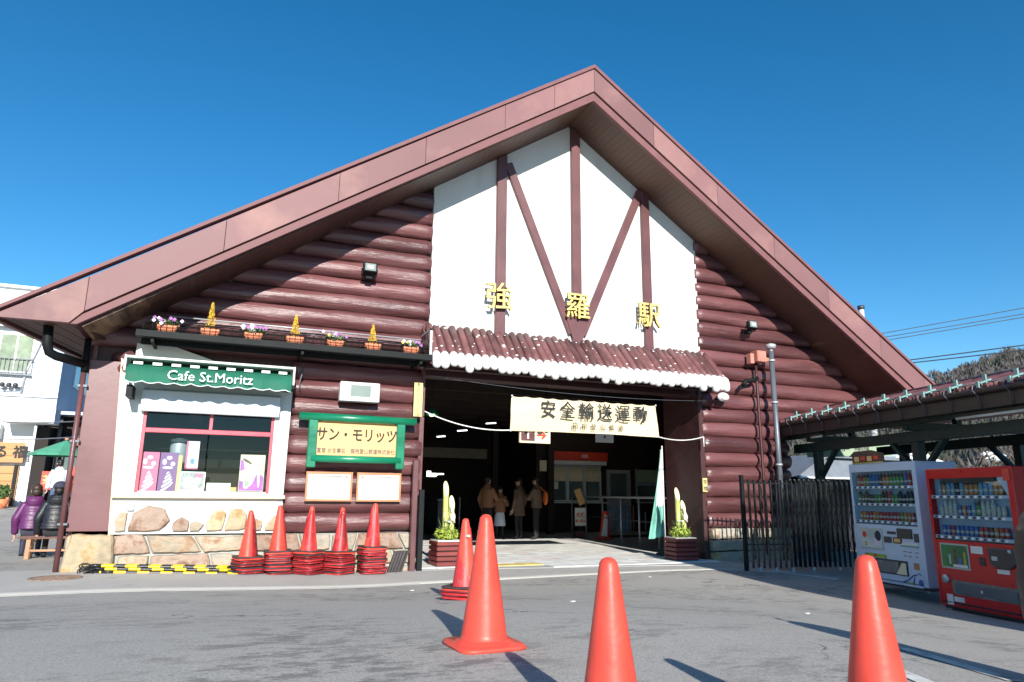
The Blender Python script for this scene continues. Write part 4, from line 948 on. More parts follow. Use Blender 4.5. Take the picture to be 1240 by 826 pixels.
# ------------------------------------------------------------------ new-year bamboo arrangements in slatted boxes
def kadomatsu(x, y, s, lb, h=1.05, seed=0, rz=0.):
    t = thing('bamboo_arrangement', lb, 'bamboo decoration', (x, y, .02), rz); rr = random.Random(seed)
    hw, H = .245*s, .42*s
    part('planter_core', M().box(-hw+.03, hw-.03, -hw+.03, hw-.03, .02, H-.02), 'dark_room', t, world=False)
    for k in range(5):
        z = .01+k*(H/5); zz = z+H/5-.018
        for P in ((-hw, hw, -hw, -hw+.028), (-hw, hw, hw-.028, hw), (-hw, -hw+.028, -hw+.029, hw-.029), (hw-.028, hw, -hw+.029, hw-.029)):
            part('slat', M().box(P[0], P[1], P[2], P[3], z, zz), 'planter_wood', t, world=False, bevel=.007)
    part('planter_rim', M().box(-hw+.02, hw-.02, -hw+.02, hw-.02, H-.02, H+.012), 'paper', t, world=False)
    part('moss_foliage', leaves(M(), (0, 0, H+.11), (.23*s, .22*s, .13), 900, .032, seed, up=.6, flat=.3), 'leaf_light', t, world=False, kind='stuff')
    part('dark_foliage', leaves(M(), (0, 0, H+.08), (.20*s, .20*s, .10), 260, .035, seed+9, up=.6, flat=.3), 'leaf', t, world=False, kind='stuff')
    for i, (dx, dy, hh) in enumerate(((-.035, 0, h), (.075, -.02, h-.25), (.05, .06, h-.38))):
        r = .048; z1 = H+hh-.12; st = M(); z = H
        st.tube([(dx, dy, H), (dx, dy, z1-.30)], r, 14)
        b = part('bamboo_stem', st, 'bamboo', t, world=False)
        # slanted cut showing the pale inside
        n = 16; lo = [(dx+r*math.cos(2*math.pi*j/n), dy+r*math.sin(2*math.pi*j/n), z1-.30) for j in range(n)]; hi = [(dx+r*math.cos(2*math.pi*j/n), dy+r*math.sin(2*math.pi*j/n), z1-.14+.13*math.sin(2*math.pi*j/n)) for j in range(n)]
        part('cut_end', M().add(lo+hi, [(j, (j+1) % n, n+(j+1) % n, n+j) for j in range(n)], 0, True).add(hi, [tuple(range(n))], 1), ['bamboo', 'bamboo_cut'], b, world=False)
        part('bamboo_node', M().rev([(r, -.012), (r+.006, 0), (r, .012)], (dx, dy, H+(.25+.1*i)), 14).rev([(r, -.012), (r+.006, 0), (r, .012)], (dx, dy, H+(.5+.08*i)), 14) if i < 1 else M().rev([(r, -.012), (r+.006, 0), (r, .012)], (dx, dy, H+(.25+.1*i)), 14), 'bamboo', b, world=False)
    part('straw_ornament', M().sph((.07, -.10, H+.40), (.05, .04, .075), 10, 8).sph((.05, -.10, H+.52), (.02, .02, .05), 8, 6).tube([(.03, -.09, H+.58), (.08, -.11, H+.45), (.10, -.10, H+.30)], .018, 6), 'straw', t, world=False)
    part('twine', M().rev([(.075, -.015), (.095, 0), (.075, .015)], (.01, 0, H+.32), 14), 'straw', t, world=False)
    tw = M()
    for k in range(9):
        a = rr.uniform(0, 6.28); tw.tube([(0, 0, H+.05), (math.cos(a)*.1, math.sin(a)*.08, H+.22), (math.cos(a)*.16, math.sin(a)*.13, H+.28+rr.random()*.15)], .004, 4)
    part('pine_twig', leaves(tw, (0, 0, H+.25), (.14, .12, .16), 120, .02, seed+3), 'leaf', t, world=False, kind='stuff')
kadomatsu(3.78, 12.10, 1.0, 'bamboo and pine decoration in a red slatted box at the left of the entrance', 1.15, 1, .02)
kadomatsu(8.52, 11.85, 1.0, 'bamboo and pine decoration in a red slatted box by the right jamb', 1.10, 2, -.12)
# ------------------------------------------------------------------ furled flag
t = thing('furled_flag', 'tall teal and white promotional flag hanging limp beside the bamboo decoration', 'flag', (8.72, 12.75, 0))
part('pole', M().tube([(8.78, 12.75, .05), (8.78, 12.75, 2.3)], .014, 8), 'light_alu', t); part('base', M().rev([(0, .02), (.2, .02), (.2, .07), (.03, .1), (0, .1)], (8.78, 12.75, 0), 18), 'vend_dark', t)
V = []; nu, nv = 22, 26
for j in range(nv+1):
    v = j/nv; w_ = .05+.32*(1-v)**1.2; z = .42+1.80*v
    for i in range(nu+1):
        u = i/nu; V.append((8.76-w_*u, 12.73+.05*math.sin(u*14+v*3)*(1-v*.5), z-.06*u*(1-v)))
fl = M(); 
for j in range(nv):
    for i in range(nu): pass
fl.add(V, [(j*(nu+1)+i, j*(nu+1)+i+1, (j+1)*(nu+1)+i+1, (j+1)*(nu+1)+i) for j in range(nv) for i in range(nu)], 0, True)
for q in range(len(fl.m)): fl.m[q] = 0 if (q//nu) < 9 else (1 if (q % nu) < 18 else 0)
part('cloth', fl, ['flag_teal', 'flag_white'], t)
# ------------------------------------------------------------------ people
def skin_mesh(J, B, n_sub=1, mats=()):
    """J name->(pos, radius); B list of (a, b, material index). One continuous body."""
    names = list(J); idx = {k: i for i, k in enumerate(names)}
    me = bpy.data.meshes.new('body'); me.from_pydata([J[k][0] for k in names], [(idx[a], idx[b]) for a, b, _ in B], [])
    o = bpy.data.objects.new('tmp', me); COL.objects.link(o); o.modifiers.new('s', 'SKIN')
    for i, k in enumerate(names):
        r = J[k][1]; r = r if isinstance(r, tuple) else (r, r); me.skin_vertices[0].data[i].radius = r
    me.skin_vertices[0].data[0].use_root = True
    u = o.modifiers.new('u', 'SUBSURF'); u.levels = n_sub; u.render_levels = n_sub
    bpy.context.view_layer.update()
    r = bpy.data.meshes.new_from_object(o.evaluated_get(bpy.context.evaluated_depsgraph_get())); bpy.data.objects.remove(o); r.materials.clear()
    for q in mats: r.materials.append(MT[q])
    segs = [(Vector(J[a][0]), Vector(J[b][0]), m) for a, b, m in B]
    for p in r.polygons:
        c = p.center; best = 1e9; bm_ = 0
        for a, b, m in segs:
            d = b-a; t = max(0, min(1, (c-a).dot(d)/max(d.length_squared, 1e-9))); e = (c-(a+d*t)).length
            if e < best: best = e; bm_ = m
        p.material_index = bm_; p.use_smooth = True
    return r
def torso(rings, mb=None, puff=0, nq=9, n=22):
    """rings: (centre, half width vector x, half depth vector y); lofted with optional quilting"""
    mb = mb or M(); V = []; K = (len(rings)-1)*(nq if puff else 3)
    for i in range(K+1):
        t = i/K*(len(rings)-1); a = min(int(t), len(rings)-2); f = t-a; f = f*f*(3-2*f) if not puff else f
        c = Vector(rings[a][0]).lerp(Vector(rings[a+1][0]), f); hx = Vector(rings[a][1]).lerp(Vector(rings[a+1][1]), f); hy = Vector(rings[a][2]).lerp(Vector(rings[a+1][2]), f)
        q = 1+puff*(abs(math.sin(i*math.pi/3.))-.6)+(.05*noise.noise(Vector((i*.25, c.x*3, 2.))) if puff else 0)
        for j in range(n): an = 2*math.pi*j/n; V.append(c+(hx*math.cos(an)+hy*math.sin(an))*q)
    F = [(i*n+j, i*n+(j+1) % n, (i+1)*n+(j+1) % n, (i+1)*n+j) for i in range(K) for j in range(n)]+[tuple(range(n))[::-1], tuple(range(K*n, K*n+n))]
    mb.add(V, F, 0, True); return mb
def sleeve(mb, pts, rad, puff=0):
    P = []; Rr = []; pts = [Vector(p) for p in pts]; N = 16
    for i in range(N+1):
        t = i/N*(len(pts)-1); a = min(int(t), len(pts)-2); f = t-a; P.append(pts[a].lerp(pts[a+1], f)); Rr.append((rad[a]+(rad[a+1]-rad[a])*f)*(1+puff*(abs(math.sin(i*math.pi/2.5))-.5)))
    return mb.tube(P, Rr, 12)
def hand(mb, w, d, side, s=1.):
    """five bent fingers and a thumb leaving the palm's side; w wrist point, d direction"""
    w = Vector(w); d = Vector(d).normalized(); a = d.cross(Vector((0, 1, 0)) if abs(d.y) < .9 else Vector((1, 0, 0))).normalized(); b = d.cross(a)
    for k, (off, L) in enumerate(((-.030, .066), (-.010, .078), (.010, .074), (.028, .060))):
        p = w+d*.085*s+b*off*s; mb.tube([p-d*.03*s, p, p+d*L*.45*s+a*.008*s*side, p+d*L*.8*s+a*.026*s*side, p+d*L*s+a*.040*s*side], [.010*s, .010*s, .009*s, .008*s, .006*s], 6)
    p = w+d*.035*s+b*-.034*s; mb.tube([p, p+d*.03*s-b*.022*s, p+d*.055*s-b*.026*s+a*.014*s*side], [.012*s, .010*s, .008*s], 6)
def person(label, loc, rz, H=1.7, pose='stand', coat='tan_jacket', legs='trousers', hair='hair_black', coat_len=.50, puff=0, arms=None, hood=False, long_hair=False, lean=.0, group=None, skirt=None, hat=None, headturn=0.):
    t = thing('person', label, 'person', loc, rz, group); s = H/1.7
    def v(x, y, z): return (x*s, y*s, z*s)
    J = {}; B = []
    if pose == 'sit': hz, ky, kz, fy = .50, .42, .50, .42
    else: hz, ky, kz, fy = .88, .02, .48, .0
    top_ = hz+.56 if pose == 'sit' else 1.42; ly = lean
    J['pelvis'] = (v(0, 0, hz+.04), .115*s); J['waist'] = (v(0, ly*.3, hz+.20), .105*s); J['chest'] = (v(0, ly*.7, top_-.16), .125*s); J['neck0'] = (v(0, ly, top_-.01), .055*s); J['neck'] = (v(0, ly+.01, top_+.05), .048*s)
    J['head'] = (v(0, ly+.025, top_+.13), .074*s); J['crown'] = (v(0, ly+.015, top_+.215), .068*s)
    B += [('pelvis', 'waist', 1), ('waist', 'chest', 1), ('chest', 'neck0', 1), ('neck0', 'neck', 0), ('neck', 'head', 0), ('head', 'crown', 0)]
    for sd_, sx in (('l', -1), ('r', 1)):
        spread = .10 if pose == 'stand' else .12
        J['hip'+sd_] = (v(sx*.09, .0, hz), .09*s); J['knee'+sd_] = (v(sx*spread, ky, kz), .058*s); J['ank'+sd_] = (v(sx*spread, fy-.01, .09), .042*s); J['toe'+sd_] = (v(sx*(spread+.02), fy+.13, .035), .035*s)
        B += [('pelvis', 'hip'+sd_, 1), ('hip'+sd_, 'knee'+sd_, 1), ('knee'+sd_, 'ank'+sd_, 1), ('ank'+sd_, 'toe'+sd_, 2)]
        A = (arms or {}).get(sd_)
        el, wr = A if A else ((sx*.25, ly-.04, top_-.34), (sx*.24, ly+.06, top_-.60))
        J['sh'+sd_] = (v(sx*.165, ly*.95, top_-.065), .062*s); J['el'+sd_] = (v(*el), .043*s); J['wr'+sd_] = (v(*wr), .029*s)
        dd = (Vector(wr)-Vector(el)).normalized(); pm = Vector(wr)+dd*.07; J['palm'+sd_] = (v(*pm), (.036*s, .022*s))
        B += [('chest', 'sh'+sd_, 1), ('sh'+sd_, 'el'+sd_, 1), ('el'+sd_, 'wr'+sd_, 1), ('wr'+sd_, 'palm'+sd_, 0)]
    me = skin_mesh(J, B, 2, ('skin', legs, 'shoe'))
    part('body', me, None, t)
    hm = M()
    for sd_, sx in (('l', -1), ('r', 1)): w_ = Vector(J['wr'+sd_][0]); hand(hm, w_, w_-Vector(J['el'+sd_][0]), sx, s)
    part('fingers', hm, 'skin', t, world=False)
    hc = Vector(v(0, ly+.02, top_+.155)); fm = M()   # face on the +Y side
    ct, st_ = math.cos(headturn), math.sin(headturn)
    def hp(x, y, z): x, y = x*ct-y*st_, x*st_+y*ct; return hc+Vector((x*s, y*s, z*s))
    fm.sph(hp(0, .085, -.015), (.013*s, .018*s, .022*s), 8, 6); fm.sph(hp(-.078, 0, -.01), (.012*s, .02*s, .03*s), 8, 6); fm.sph(hp(.078, 0, -.01), (.012*s, .02*s, .03*s), 8, 6); fm.sph(hp(0, .066, -.075), (.03*s, .02*s, .022*s), 8, 6)
    part('face', fm, 'skin', t, world=False)
    em = M(); [em.sph(hp(x, .075, .012), (.010*s, .005*s, .006*s), 8, 5) for x in (-.03, .03)]; em.sph(hp(0, .083, -.052), (.02*s, .004*s, .004*s), 8, 4); part('eyes_and_mouth', em, 'hair_black', t, world=False)
    hh = M(); hh.sph(hp(0, -.022, .045), (.088*s, .092*s, .085*s), 18, 12); hh.sph(hp(0, -.045, -.015), (.080*s, .062*s, .085*s), 14, 10)
    if long_hair: hh.sph(hp(0, -.06, -.12), (.085*s, .045*s, .14*s), 14, 10)
    part('hair', hh, hair, t, world=False)
    if hat: part('hat', M().sph(hp(0, -.005, .075), (.10*s, .105*s, .07*s), 18, 10).rev([(.085, 0), (.108, 0), (.108, .04), (.085, .045)], hp(0, -.005, .03), 18), hat, t, world=False)
    # coat
    cb = hz+.05-(0 if pose == 'sit' else coat_len-.42); mb = M()
    X = Vector((s, 0, 0)); Y = Vector((0, s, 0))
    torso([(v(0, -.005, cb), X*.195, Y*.15), (v(0, ly*.3, cb+.12), X*.19, Y*.145), (v(0, ly*.6, (cb+top_)/2+.05), X*.195, Y*.145), (v(0, ly*.9, top_-.10), X*.20, Y*.13), (v(0, ly, top_-.02), X*.13, Y*.09), (v(0, ly+.005, top_+.055), X*.07, Y*.07)], mb, puff, 6)
    for sd_, sx in (('l', -1), ('r', 1)):
        a = Vector(J['sh'+sd_][0]); e = Vector(J['el'+sd_][0]); w_ = Vector(J['wr'+sd_][0]); sleeve(mb, [a-Vector((sx*.03*s, 0, 0)), e, w_-(w_-e)*.05], [.080*s, .070*s, .055*s], puff*.7)
    part('coat', mb, coat, t, world=False)
    if hood: part('hood', torso([(v(0, ly-.06, top_+.06), X*.12, Y*.07), (v(0, ly-.09, top_-.01), X*.14, Y*.085), (v(0, ly-.10, top_-.10), X*.11, Y*.05)], None, puff, 5), coat, t, world=False)
    if skirt: part('apron', torso([(v(0, 0, .42), X*.20, Y*.15), (v(0, 0, .62), X*.18, Y*.14), (v(0, 0, .90), X*.15, Y*.115)], None, 0), skirt, t, world=False)
    return t
# two people on the bench at the left corner, seen from behind
bench = thing('bench', 'plain wooden bench beside the downpipe at the left corner of the station', 'bench', (-2.45, 14.15, .08))
part('seat', M().box(-2.95, -1.98, 13.95, 14.30, .44, .475), 'bench_wood', bench, bevel=.004); part('seat_edge', M().box(-2.97, -1.96, 13.93, 13.948, .455, .48), 'maroon', bench)
for x in (-2.80, -2.10):
    for y in (14.0, 14.24): part('leg', M().box(x-.03, x+.03, y-.025, y+.025, .10, .44), 'bench_wood', bench)
part('stretcher', M().box(-2.77, -2.13, 14.23, 14.26, .22, .25), 'bench_wood', bench); part('stretcher', M().box(-2.77, -2.13, 13.985, 14.01, .24, .27), 'bench_wood', bench)
person('person in a shiny purple padded jacket sitting on the bench, back turned', (-2.86, 14.30, .07), .12, 1.60, 'sit', 'purple_puffer', 'knit_navy', 'hair_brown' if T('hair_brown', (.04, .022, .014), .5, var=.4, scale=40) else '', puff=.06, hat=None, lean=.08, hood=True)
person('person in a black quilted jacket and black knit hat sitting on the bench, back turned', (-2.47, 13.95, .07), .10, 1.64, 'sit', 'black_puffer', 'trousers', 'hair_black', puff=.08, hood=True, lean=.10, hat='knit_navy')
# people inside the hall
person('person in a tan jacket and dark trousers standing in the hall, left of the group', (7.0, 18.7, .015), -1.1, 1.74, coat='tan_jacket', arms={'r': ((.24, .12, 1.08), (.10, .34, 1.12))})
person('small person in a white and blue apron dress among the group in the hall', (7.46, 18.9, .015), 2.9, 1.46, coat='tan_jacket', skirt='white_cloth', long_hair=True, arms={'l': ((-.24, .1, 1.1), (-.14, .3, 1.22)), 'r': ((.24, .1, 1.1), (.14, .3, 1.22))})
person('person with a pale pink scarf over a brown coat in the hall', (7.93, 18.6, .015), .6, 1.70, coat='brown_jacket', long_hair=True, coat_len=.70, headturn=.8)
person('person in a dark olive jacket carrying an orange shoulder bag in the hall', (8.33, 18.3, .015), .9, 1.74, coat='brown_jacket', arms={'l': ((-.2, .16, 1.1), (-.05, .32, 1.2))})
t = thing('shoulder_bag', 'orange shoulder bag hanging from the person in the dark olive jacket', 'bag', (8.62, 18.3, 1.15)); part('bag_body', M().sph((8.60, 18.28, 1.16), (.07, .12, .20), 12, 8), 'orange_bag', t); part('strap', M().tube([(8.58, 18.28, 1.33), (8.45, 18.28, 1.46), (8.30, 18.4, 1.44)], .012, 5), 'orange_bag', t)
# person in the side street and one at the right edge of the picture
person('person in a white top and blue jeans standing under the green parasol', (-4.42, 24.6, G(-4.42, 24.6)), .4, 1.66, coat='white_cloth', legs='jeans', hair='hair_black')
bx, by = 3.90, 2.31; t = thing('padded_bag', 'tall black padded bag standing at the right edge of the photo', 'bag', (bx, by, G(bx, by)), .9)
bagm = torso([((0, 0, .07), Vector((.15, 0, 0)), Vector((0, .12, 0))), ((0, 0, .12), Vector((.19, 0, 0)), Vector((0, .15, 0))), ((.01, 0, .42), Vector((.20, 0, 0)), Vector((0, .16, 0))), ((0, 0, .72), Vector((.19, 0, 0)), Vector((0, .15, 0))), ((0, 0, .84), Vector((.13, 0, 0)), Vector((0, .10, 0))), ((0, 0, .88), Vector((.05, 0, 0)), Vector((0, .04, 0)))], None, .05, 6)
part('bag_body', bagm, 'black_puffer', t, world=False); part('handle', M().tube([(-.08, 0, .86), (-.06, 0, .95), (.06, 0, .95), (.08, 0, .86)], .012, 8), 'vend_dark', t, world=False); part('red_base', M().rev([(0, .02), (.17, .02), (.18, .07), (.16, .10), (0, .10)], (0, 0, 0), 20), 'sign_red', t, world=False)
for x in (-.12, .12): part('wheel', M().tube([(x-.015, -.05, .03), (x+.015, -.05, .03)], .03, 10), 'vend_dark', t, world=False)

# ------------------------------------------------------------------ things in the hall
t = thing('ceiling_lamp', 'small greenish lamp glowing in the dark at the left of the hall ceiling', 'lamp', (3.75, 13.1, 2.85))
part('shade', M().rev([(.02, .12), (.05, .11), (.11, .03), (.12, 0)], (3.72, 13.1, 2.74), 18), 'green_paint', t); part('bulb', M().sph((3.72, 13.1, 2.745), (.055, .055, .04), 12, 8), 'lamp_glow', t); part('cord', M().tube([(3.72, 13.1, 2.86), (3.72, 13.1, 4.0)], .006, 5), 'black_metal', t)
for i, (p, L, lb) in enumerate((((5.75, 15.2, 2.86), .35, 'short bright tube light deep in the hall beside the banner'), ((5.05, 15.2, 2.66), .32, 'short bright tube light in the hall, middle of the slanting row'), ((4.25, 14.2, 2.42), .24, 'short bright tube light in the hall, lowest of the slanting row'))):
    t = thing('tube_light', lb, 'tube light', p, 0, 'tube lights in a slanting row in the hall'); d = Vector((.9, .5, .12)).normalized()*L/2
    part('tube', M().tube([-d, d], .012, 6), 'tube_glow', t, world=False); part('tray', M().tube([-d+Vector((0, 0, .03)), d+Vector((0, 0, .03))], .02, 5), 'vend_dark', t, world=False)
t = thing('exit_sign', 'white lit sign with a notch, on the left in the dark hall', 'sign', (3.72, 13.3, 1.62)); part('panel', M().prism([(3.72, 1.56), (3.90, 1.56), (3.94, 1.60), (4.06, 1.60), (4.06, 1.63), (3.80, 1.63), (3.80, 1.67), (3.72, 1.67)], 13.3, 13.34), 'sign_glow', t)
# platform sign "1 ->"
t = thing('platform_sign', 'hanging cream sign with a boxed figure one and a red arrow', 'sign', (5.95, 12.9, 2.4))
part('panel', M().box(5.50, 6.18, 12.9, 12.95, 2.26, 2.56), 'sign_cream', t); part('number_box', M().box(5.53, 5.83, 12.892, 12.899, 2.30, 2.54), 'maroon', t)
text('lettering', '1', .24, (-.27, -.012, .02), 'letter_white', t, off=.006); part('arrow', M().prism([(5.88, 2.405), (6.02, 2.405), (5.97, 2.35), (6.00, 2.33), (6.09, 2.42), (6.00, 2.51), (5.97, 2.49), (6.02, 2.435), (5.88, 2.435)], 12.890, 12.899), 'sign_red', t)
for x in (5.6, 6.1): part('hanger', M().tube([(x, 12.92, 2.56), (x, 12.92, 3.72)], .008, 5), 'black_metal', t)
t = thing('clock_sign', 'small white hanging sign below the right end of the banner', 'sign', (8.3, 14.5, 2.55)); part('panel', M().box(8.15, 8.62, 14.5, 14.54, 2.47, 2.70), 'light_alu', t); part('mark', M().sph((8.38, 14.495, 2.60), (.025, .003, .035), 8, 6), 'ink', t); part('hanger', M().tube([(8.38, 14.52, 2.70), (8.38, 14.52, 3.72)], .01, 5), 'black_metal', t)
t = thing('wall_poster', 'pale sheet fixed to the dark post left of the ticket windows', 'poster', (9.9, 20.85, 2.1)); part('sheet', M().box(9.62, 9.86, 20.86, 20.88, 2.0, 2.35), 'sign_cream', t)
# ticket office front
tk = thing('ticket_window', 'row of three pale framed ticket windows under a red fascia in the hall', 'ticket window', (11.5, 21.9, 1.0))
part('red_fascia', M().box(10.47, 12.60, 21.6, 21.95, 2.42, 2.72), 'sign_red', tk, bevel=.01); part('canopy_box', M().box(10.47, 12.52, 21.55, 21.95, 2.27, 2.41), 'light_alu', tk, bevel=.01)
text('lettering', '出札', .14, (.18, -.31, 1.57), 'petal_white', tk, off=.003)
for i in range(3):
    x0 = 10.47+i*.665; 
    for P in ((x0, x0+.05, 1.03, 2.26), (x0+.615, x0+.66, 1.03, 2.26), (x0+.05, x0+.615, 1.03, 1.08), (x0+.05, x0+.615, 2.21, 2.26)): part('frame', M().box(P[0], P[1], 21.86, 21.95, P[2], P[3]), 'light_alu', tk)
    part('blind', M().box(x0+.055, x0+.61, 21.90, 21.92, 1.72, 2.20), 'sign_cream', tk); part('pane', M().box(x0+.052, x0+.613, 21.93, 21.94, 1.08, 1.72), 'window_glass', tk)
part('paper_notice', M().box(10.55, 10.80, 21.91, 21.925, 1.45, 1.70), 'paper', tk); part('counter', M().box(10.4, 12.7, 21.70, 21.95, .98, 1.02), 'light_alu', tk)
dr = thing('office_door', 'grey aluminium door with a glass pane beside the ticket windows', 'door', (13.2, 21.9, 0))
for P in ((12.72, 12.84, .9, 2.15), (13.55, 13.68, .9, 2.15), (12.84, 13.55, 2.02, 2.15), (12.84, 13.55, .9, 1.15)): part('frame', M().box(P[0], P[1], 21.88, 21.96, P[2], P[3]), 'grey_alu', dr)
part('lower_panel', M().box(12.72, 13.68, 21.90, 21.96, .02, .895), 'vend_back', dr); part('pane', M().box(12.84, 13.55, 21.92, 21.94, 1.15, 2.02), 'window_glass', dr); part('handle', M().sph((13.48, 21.85, 1.08), (.04, .04, .03), 8, 6), 'grey_alu', dr)
for x0, lb in ((13.92, 'office window with a half drawn blind right of the door'), (15.02, 'office window at the far right of the hall, partly behind the flag')):
    t = thing('office_window', lb, 'window', (x0+.4, 21.9, 1.0))
    for P in ((x0, x0+.04, 1.02, 2.2), (x0+.50 if x0 > 15 else x0+.88, x0+.54 if x0 > 15 else x0+.92, 1.02, 2.2)): part('frame', M().box(P[0], P[1], 21.88, 21.96, P[2], P[3]), 'grey_alu', t)
    w_ = .46 if x0 > 15 else .84
    part('blind', M().box(x0+.04, x0+.04+w_, 21.91, 21.93, 1.72, 2.18), 'mint_board', t); part('blind_edge', M().box(x0+.04, x0+.04+w_, 21.90, 21.935, 1.62, 1.70), 'vend_back', t); part('pane', M().box(x0+.04, x0+.04+w_, 21.94, 21.95, 1.07, 1.62), 'window_glass', t); part('sill', M().box(x0, x0+.08+w_, 21.80, 21.96, 1.0, 1.04), 'light_alu', t)
# steel hand rail in front of the office
rlp = [(10.95, 21.2), (10.72, 19.8), (10.40, 18.2), (10.05, 16.6), (9.85, 15.4), (9.62, 14.2), (9.45, 13.2)]
t = thing('hand_rail', 'steel hand rail on slim posts running back along the right side of the hall', 'railing', (10.2, 17, 0))
part('top_rail', M().tube([(x, y, 1.20) for x, y in rlp], .028, 8), 'grey_alu', t); part('lower_rail', M().tube([(x, y, .62) for x, y in rlp], .016, 8), 'vend_dark', t)
for x, y in rlp: part('post', M().tube([(x, y, .01), (x, y, 1.19)], .024, 8), 'grey_alu', t)
# pamphlet stand, red/white panel
t = thing('notice_stand', 'white notice with red writing on a low stand in the hall', 'notice', (10.05, 18.9, 0))
part('panel', M().box(9.86, 10.22, 18.88, 18.90, .36, .88), 'paper', t); part('base', M().box(9.88, 10.20, 18.86, 19.1, .03, .2), 'maroon', t); part('stem', M().box(10.02, 10.06, 18.90, 18.93, .1, 1.0), 'vend_dark', t)
for z, s_ in ((.66, '危険'), (.50, '立入禁止')): text('lettering', s_, .15 if len(s_) == 2 else .09, (-.01, -.022, z), 'sign_red', t, off=.003)
part('tilted_card', M().obox((10.0, 18.85, 1.20), (.10, 0, .035), (0, .01, 0), (-.09, 0, .22)), 'sign_orange', t)
t = thing('barrier_stand', 'red and white slanted plastic barrier standing on the sunlit hall floor', 'barrier', (10.45, 18.0, 0))
part('side_panel', M().prism([(10.26, .02), (10.52, .02), (10.50, .78), (10.38, .82)], 17.98, 18.20), 'cone_red', t, bevel=.03); part('white_panel_face', M().prism([(10.22, .12), (10.40, .10), (10.42, .66), (10.34, .72)], 17.95, 17.975), 'letter_white', t); part('foot', M().box(10.18, 10.60, 17.92, 18.26, .014, .07), 'cone_red', t, bevel=.01)
t = thing('umbrella_rack', 'low dark rack with pale sticks behind the hand rail', 'rack', (11.4, 18.9, 0))
for i in range(7): part('stick', M().tube([(11.0+i*.22, 18.9, .05), (11.02+i*.21, 18.85, .75+.2*((i*7) % 3))], .02, 6), ('vend_back', 'wood_frame', 'petal_purple')[i % 3], t)
part('tray', M().box(10.9, 12.5, 18.8, 19.0, .014, .08), 'vend_dark', t)

for i, x in enumerate((4.3, 5.3, 6.3)):
    t = thing('ticket_gate', ('leftmost', 'middle', 'rightmost')[i]+' grey ticket gate standing deep in the dark hall', 'ticket gate', (x, 21.5, 0), 0, 'ticket gates deep in the hall')
    part('cabinet', M().box(x-.12, x+.12, 20.8, 22.2, .02, 1.02), 'grey_pipe', t, bevel=.03); part('card_reader', M().box(x-.08, x+.08, 20.85, 21.1, 1.02, 1.10), 'vend_back', t, bevel=.01)
t = thing('departure_board', 'long pale panel hung under the beams deep in the left of the hall', 'board', (6.2, 22, 2.6)); part('panel', M().box(4.6, 8.2, 22.0, 22.08, 2.40, 2.72), 'hall_band' if T('hall_band', (.17, .15, .11), .6) else '', t)
for x in (5.0, 7.9): part('hanger', M().tube([(x, 22.04, 2.72), (x, 22.04, 4.05)], .015, 5), 'black_metal', t)
t = thing('hall_sign', 'small pale sign high in the left of the dark hall', 'sign', (4.5, 19, 2.0)); part('panel', M().box(4.35, 4.75, 19, 19.05, 1.95, 2.25), 'sign_cream', t); part('hanger', M().tube([(4.55, 19.02, 2.25), (4.55, 19.02, 4.05)], .012, 5), 'black_metal', t)
for i, (x, y) in enumerate(((6.15, 19.6), (6.75, 20.4))):
    t = thing('queue_post', ('slim steel post left of the group in the hall', 'slim steel post just behind the group in the hall')[i], 'post', (x, y, 0)); part('shaft', M().tube([(x, y, .02), (x, y, 1.15)], .025, 8), 'grey_alu', t); part('foot', M().rev([(0, .014), (.14, .014), (.12, .04), (0, .05)], (x, y, 0), 14), 'vend_dark', t)

for x, y, lb in ((11.6, 19.6, 'fluorescent fitting added out of view on the hall ceiling to brighten the ticket windows'),):  # added out of view to brighten the ticket office front
    t = thing('added_tube_light', lb, 'added light', (x, y, 3.7)); part('tube', M().tube([(x-.6, y, 3.66), (x+.6, y, 3.66)], .02, 8), 'added_tube_glow', t); part('housing', M().box(x-.65, x+.65, y-.08, y+.08, 3.685, 3.715), 'light_alu', t)
# ------------------------------------------------------------------ drinks machines
def drink_meshes():
    can = lambda m: M().rev([(0, 0), (.026, 0), (.029, .008), (.029, .04), (.029, .07), (.029, .118), (.024, .128), (0, .129)], (0, 0, 0), 10, mis=[0, 0, 0, 1, 0, 0, 1]).mesh('drink_can', [m, 'can_white'])
    def bot(m, capm):
        return M().rev([(0, 0), (.030, 0), (.032, .01), (.032, .045), (.032, .075), (.032, .13), (.026, .155), (.012, .175), (.012, .186)], (0, 0, 0), 10, mis=[2, 2, 0, 1, 0, 2, 2, 2]).rev([(.014, .186), (.014, .203), (0, .204)], (0, 0, 0), 8, 1).mesh('drink_bottle', [m, capm, 'can_brown' if m in ('can_green', 'can_orange') else m])
    K = ['can_red', 'can_blue', 'can_green', 'can_orange', 'can_brown', 'can_white', 'can_black', 'can_yellow', 'can_cyan']
    return {k: can(k) for k in K}, {k: bot(k, 'can_white') for k in K}
CANS, BOTS = drink_meshes()
VA = R(-101.5)
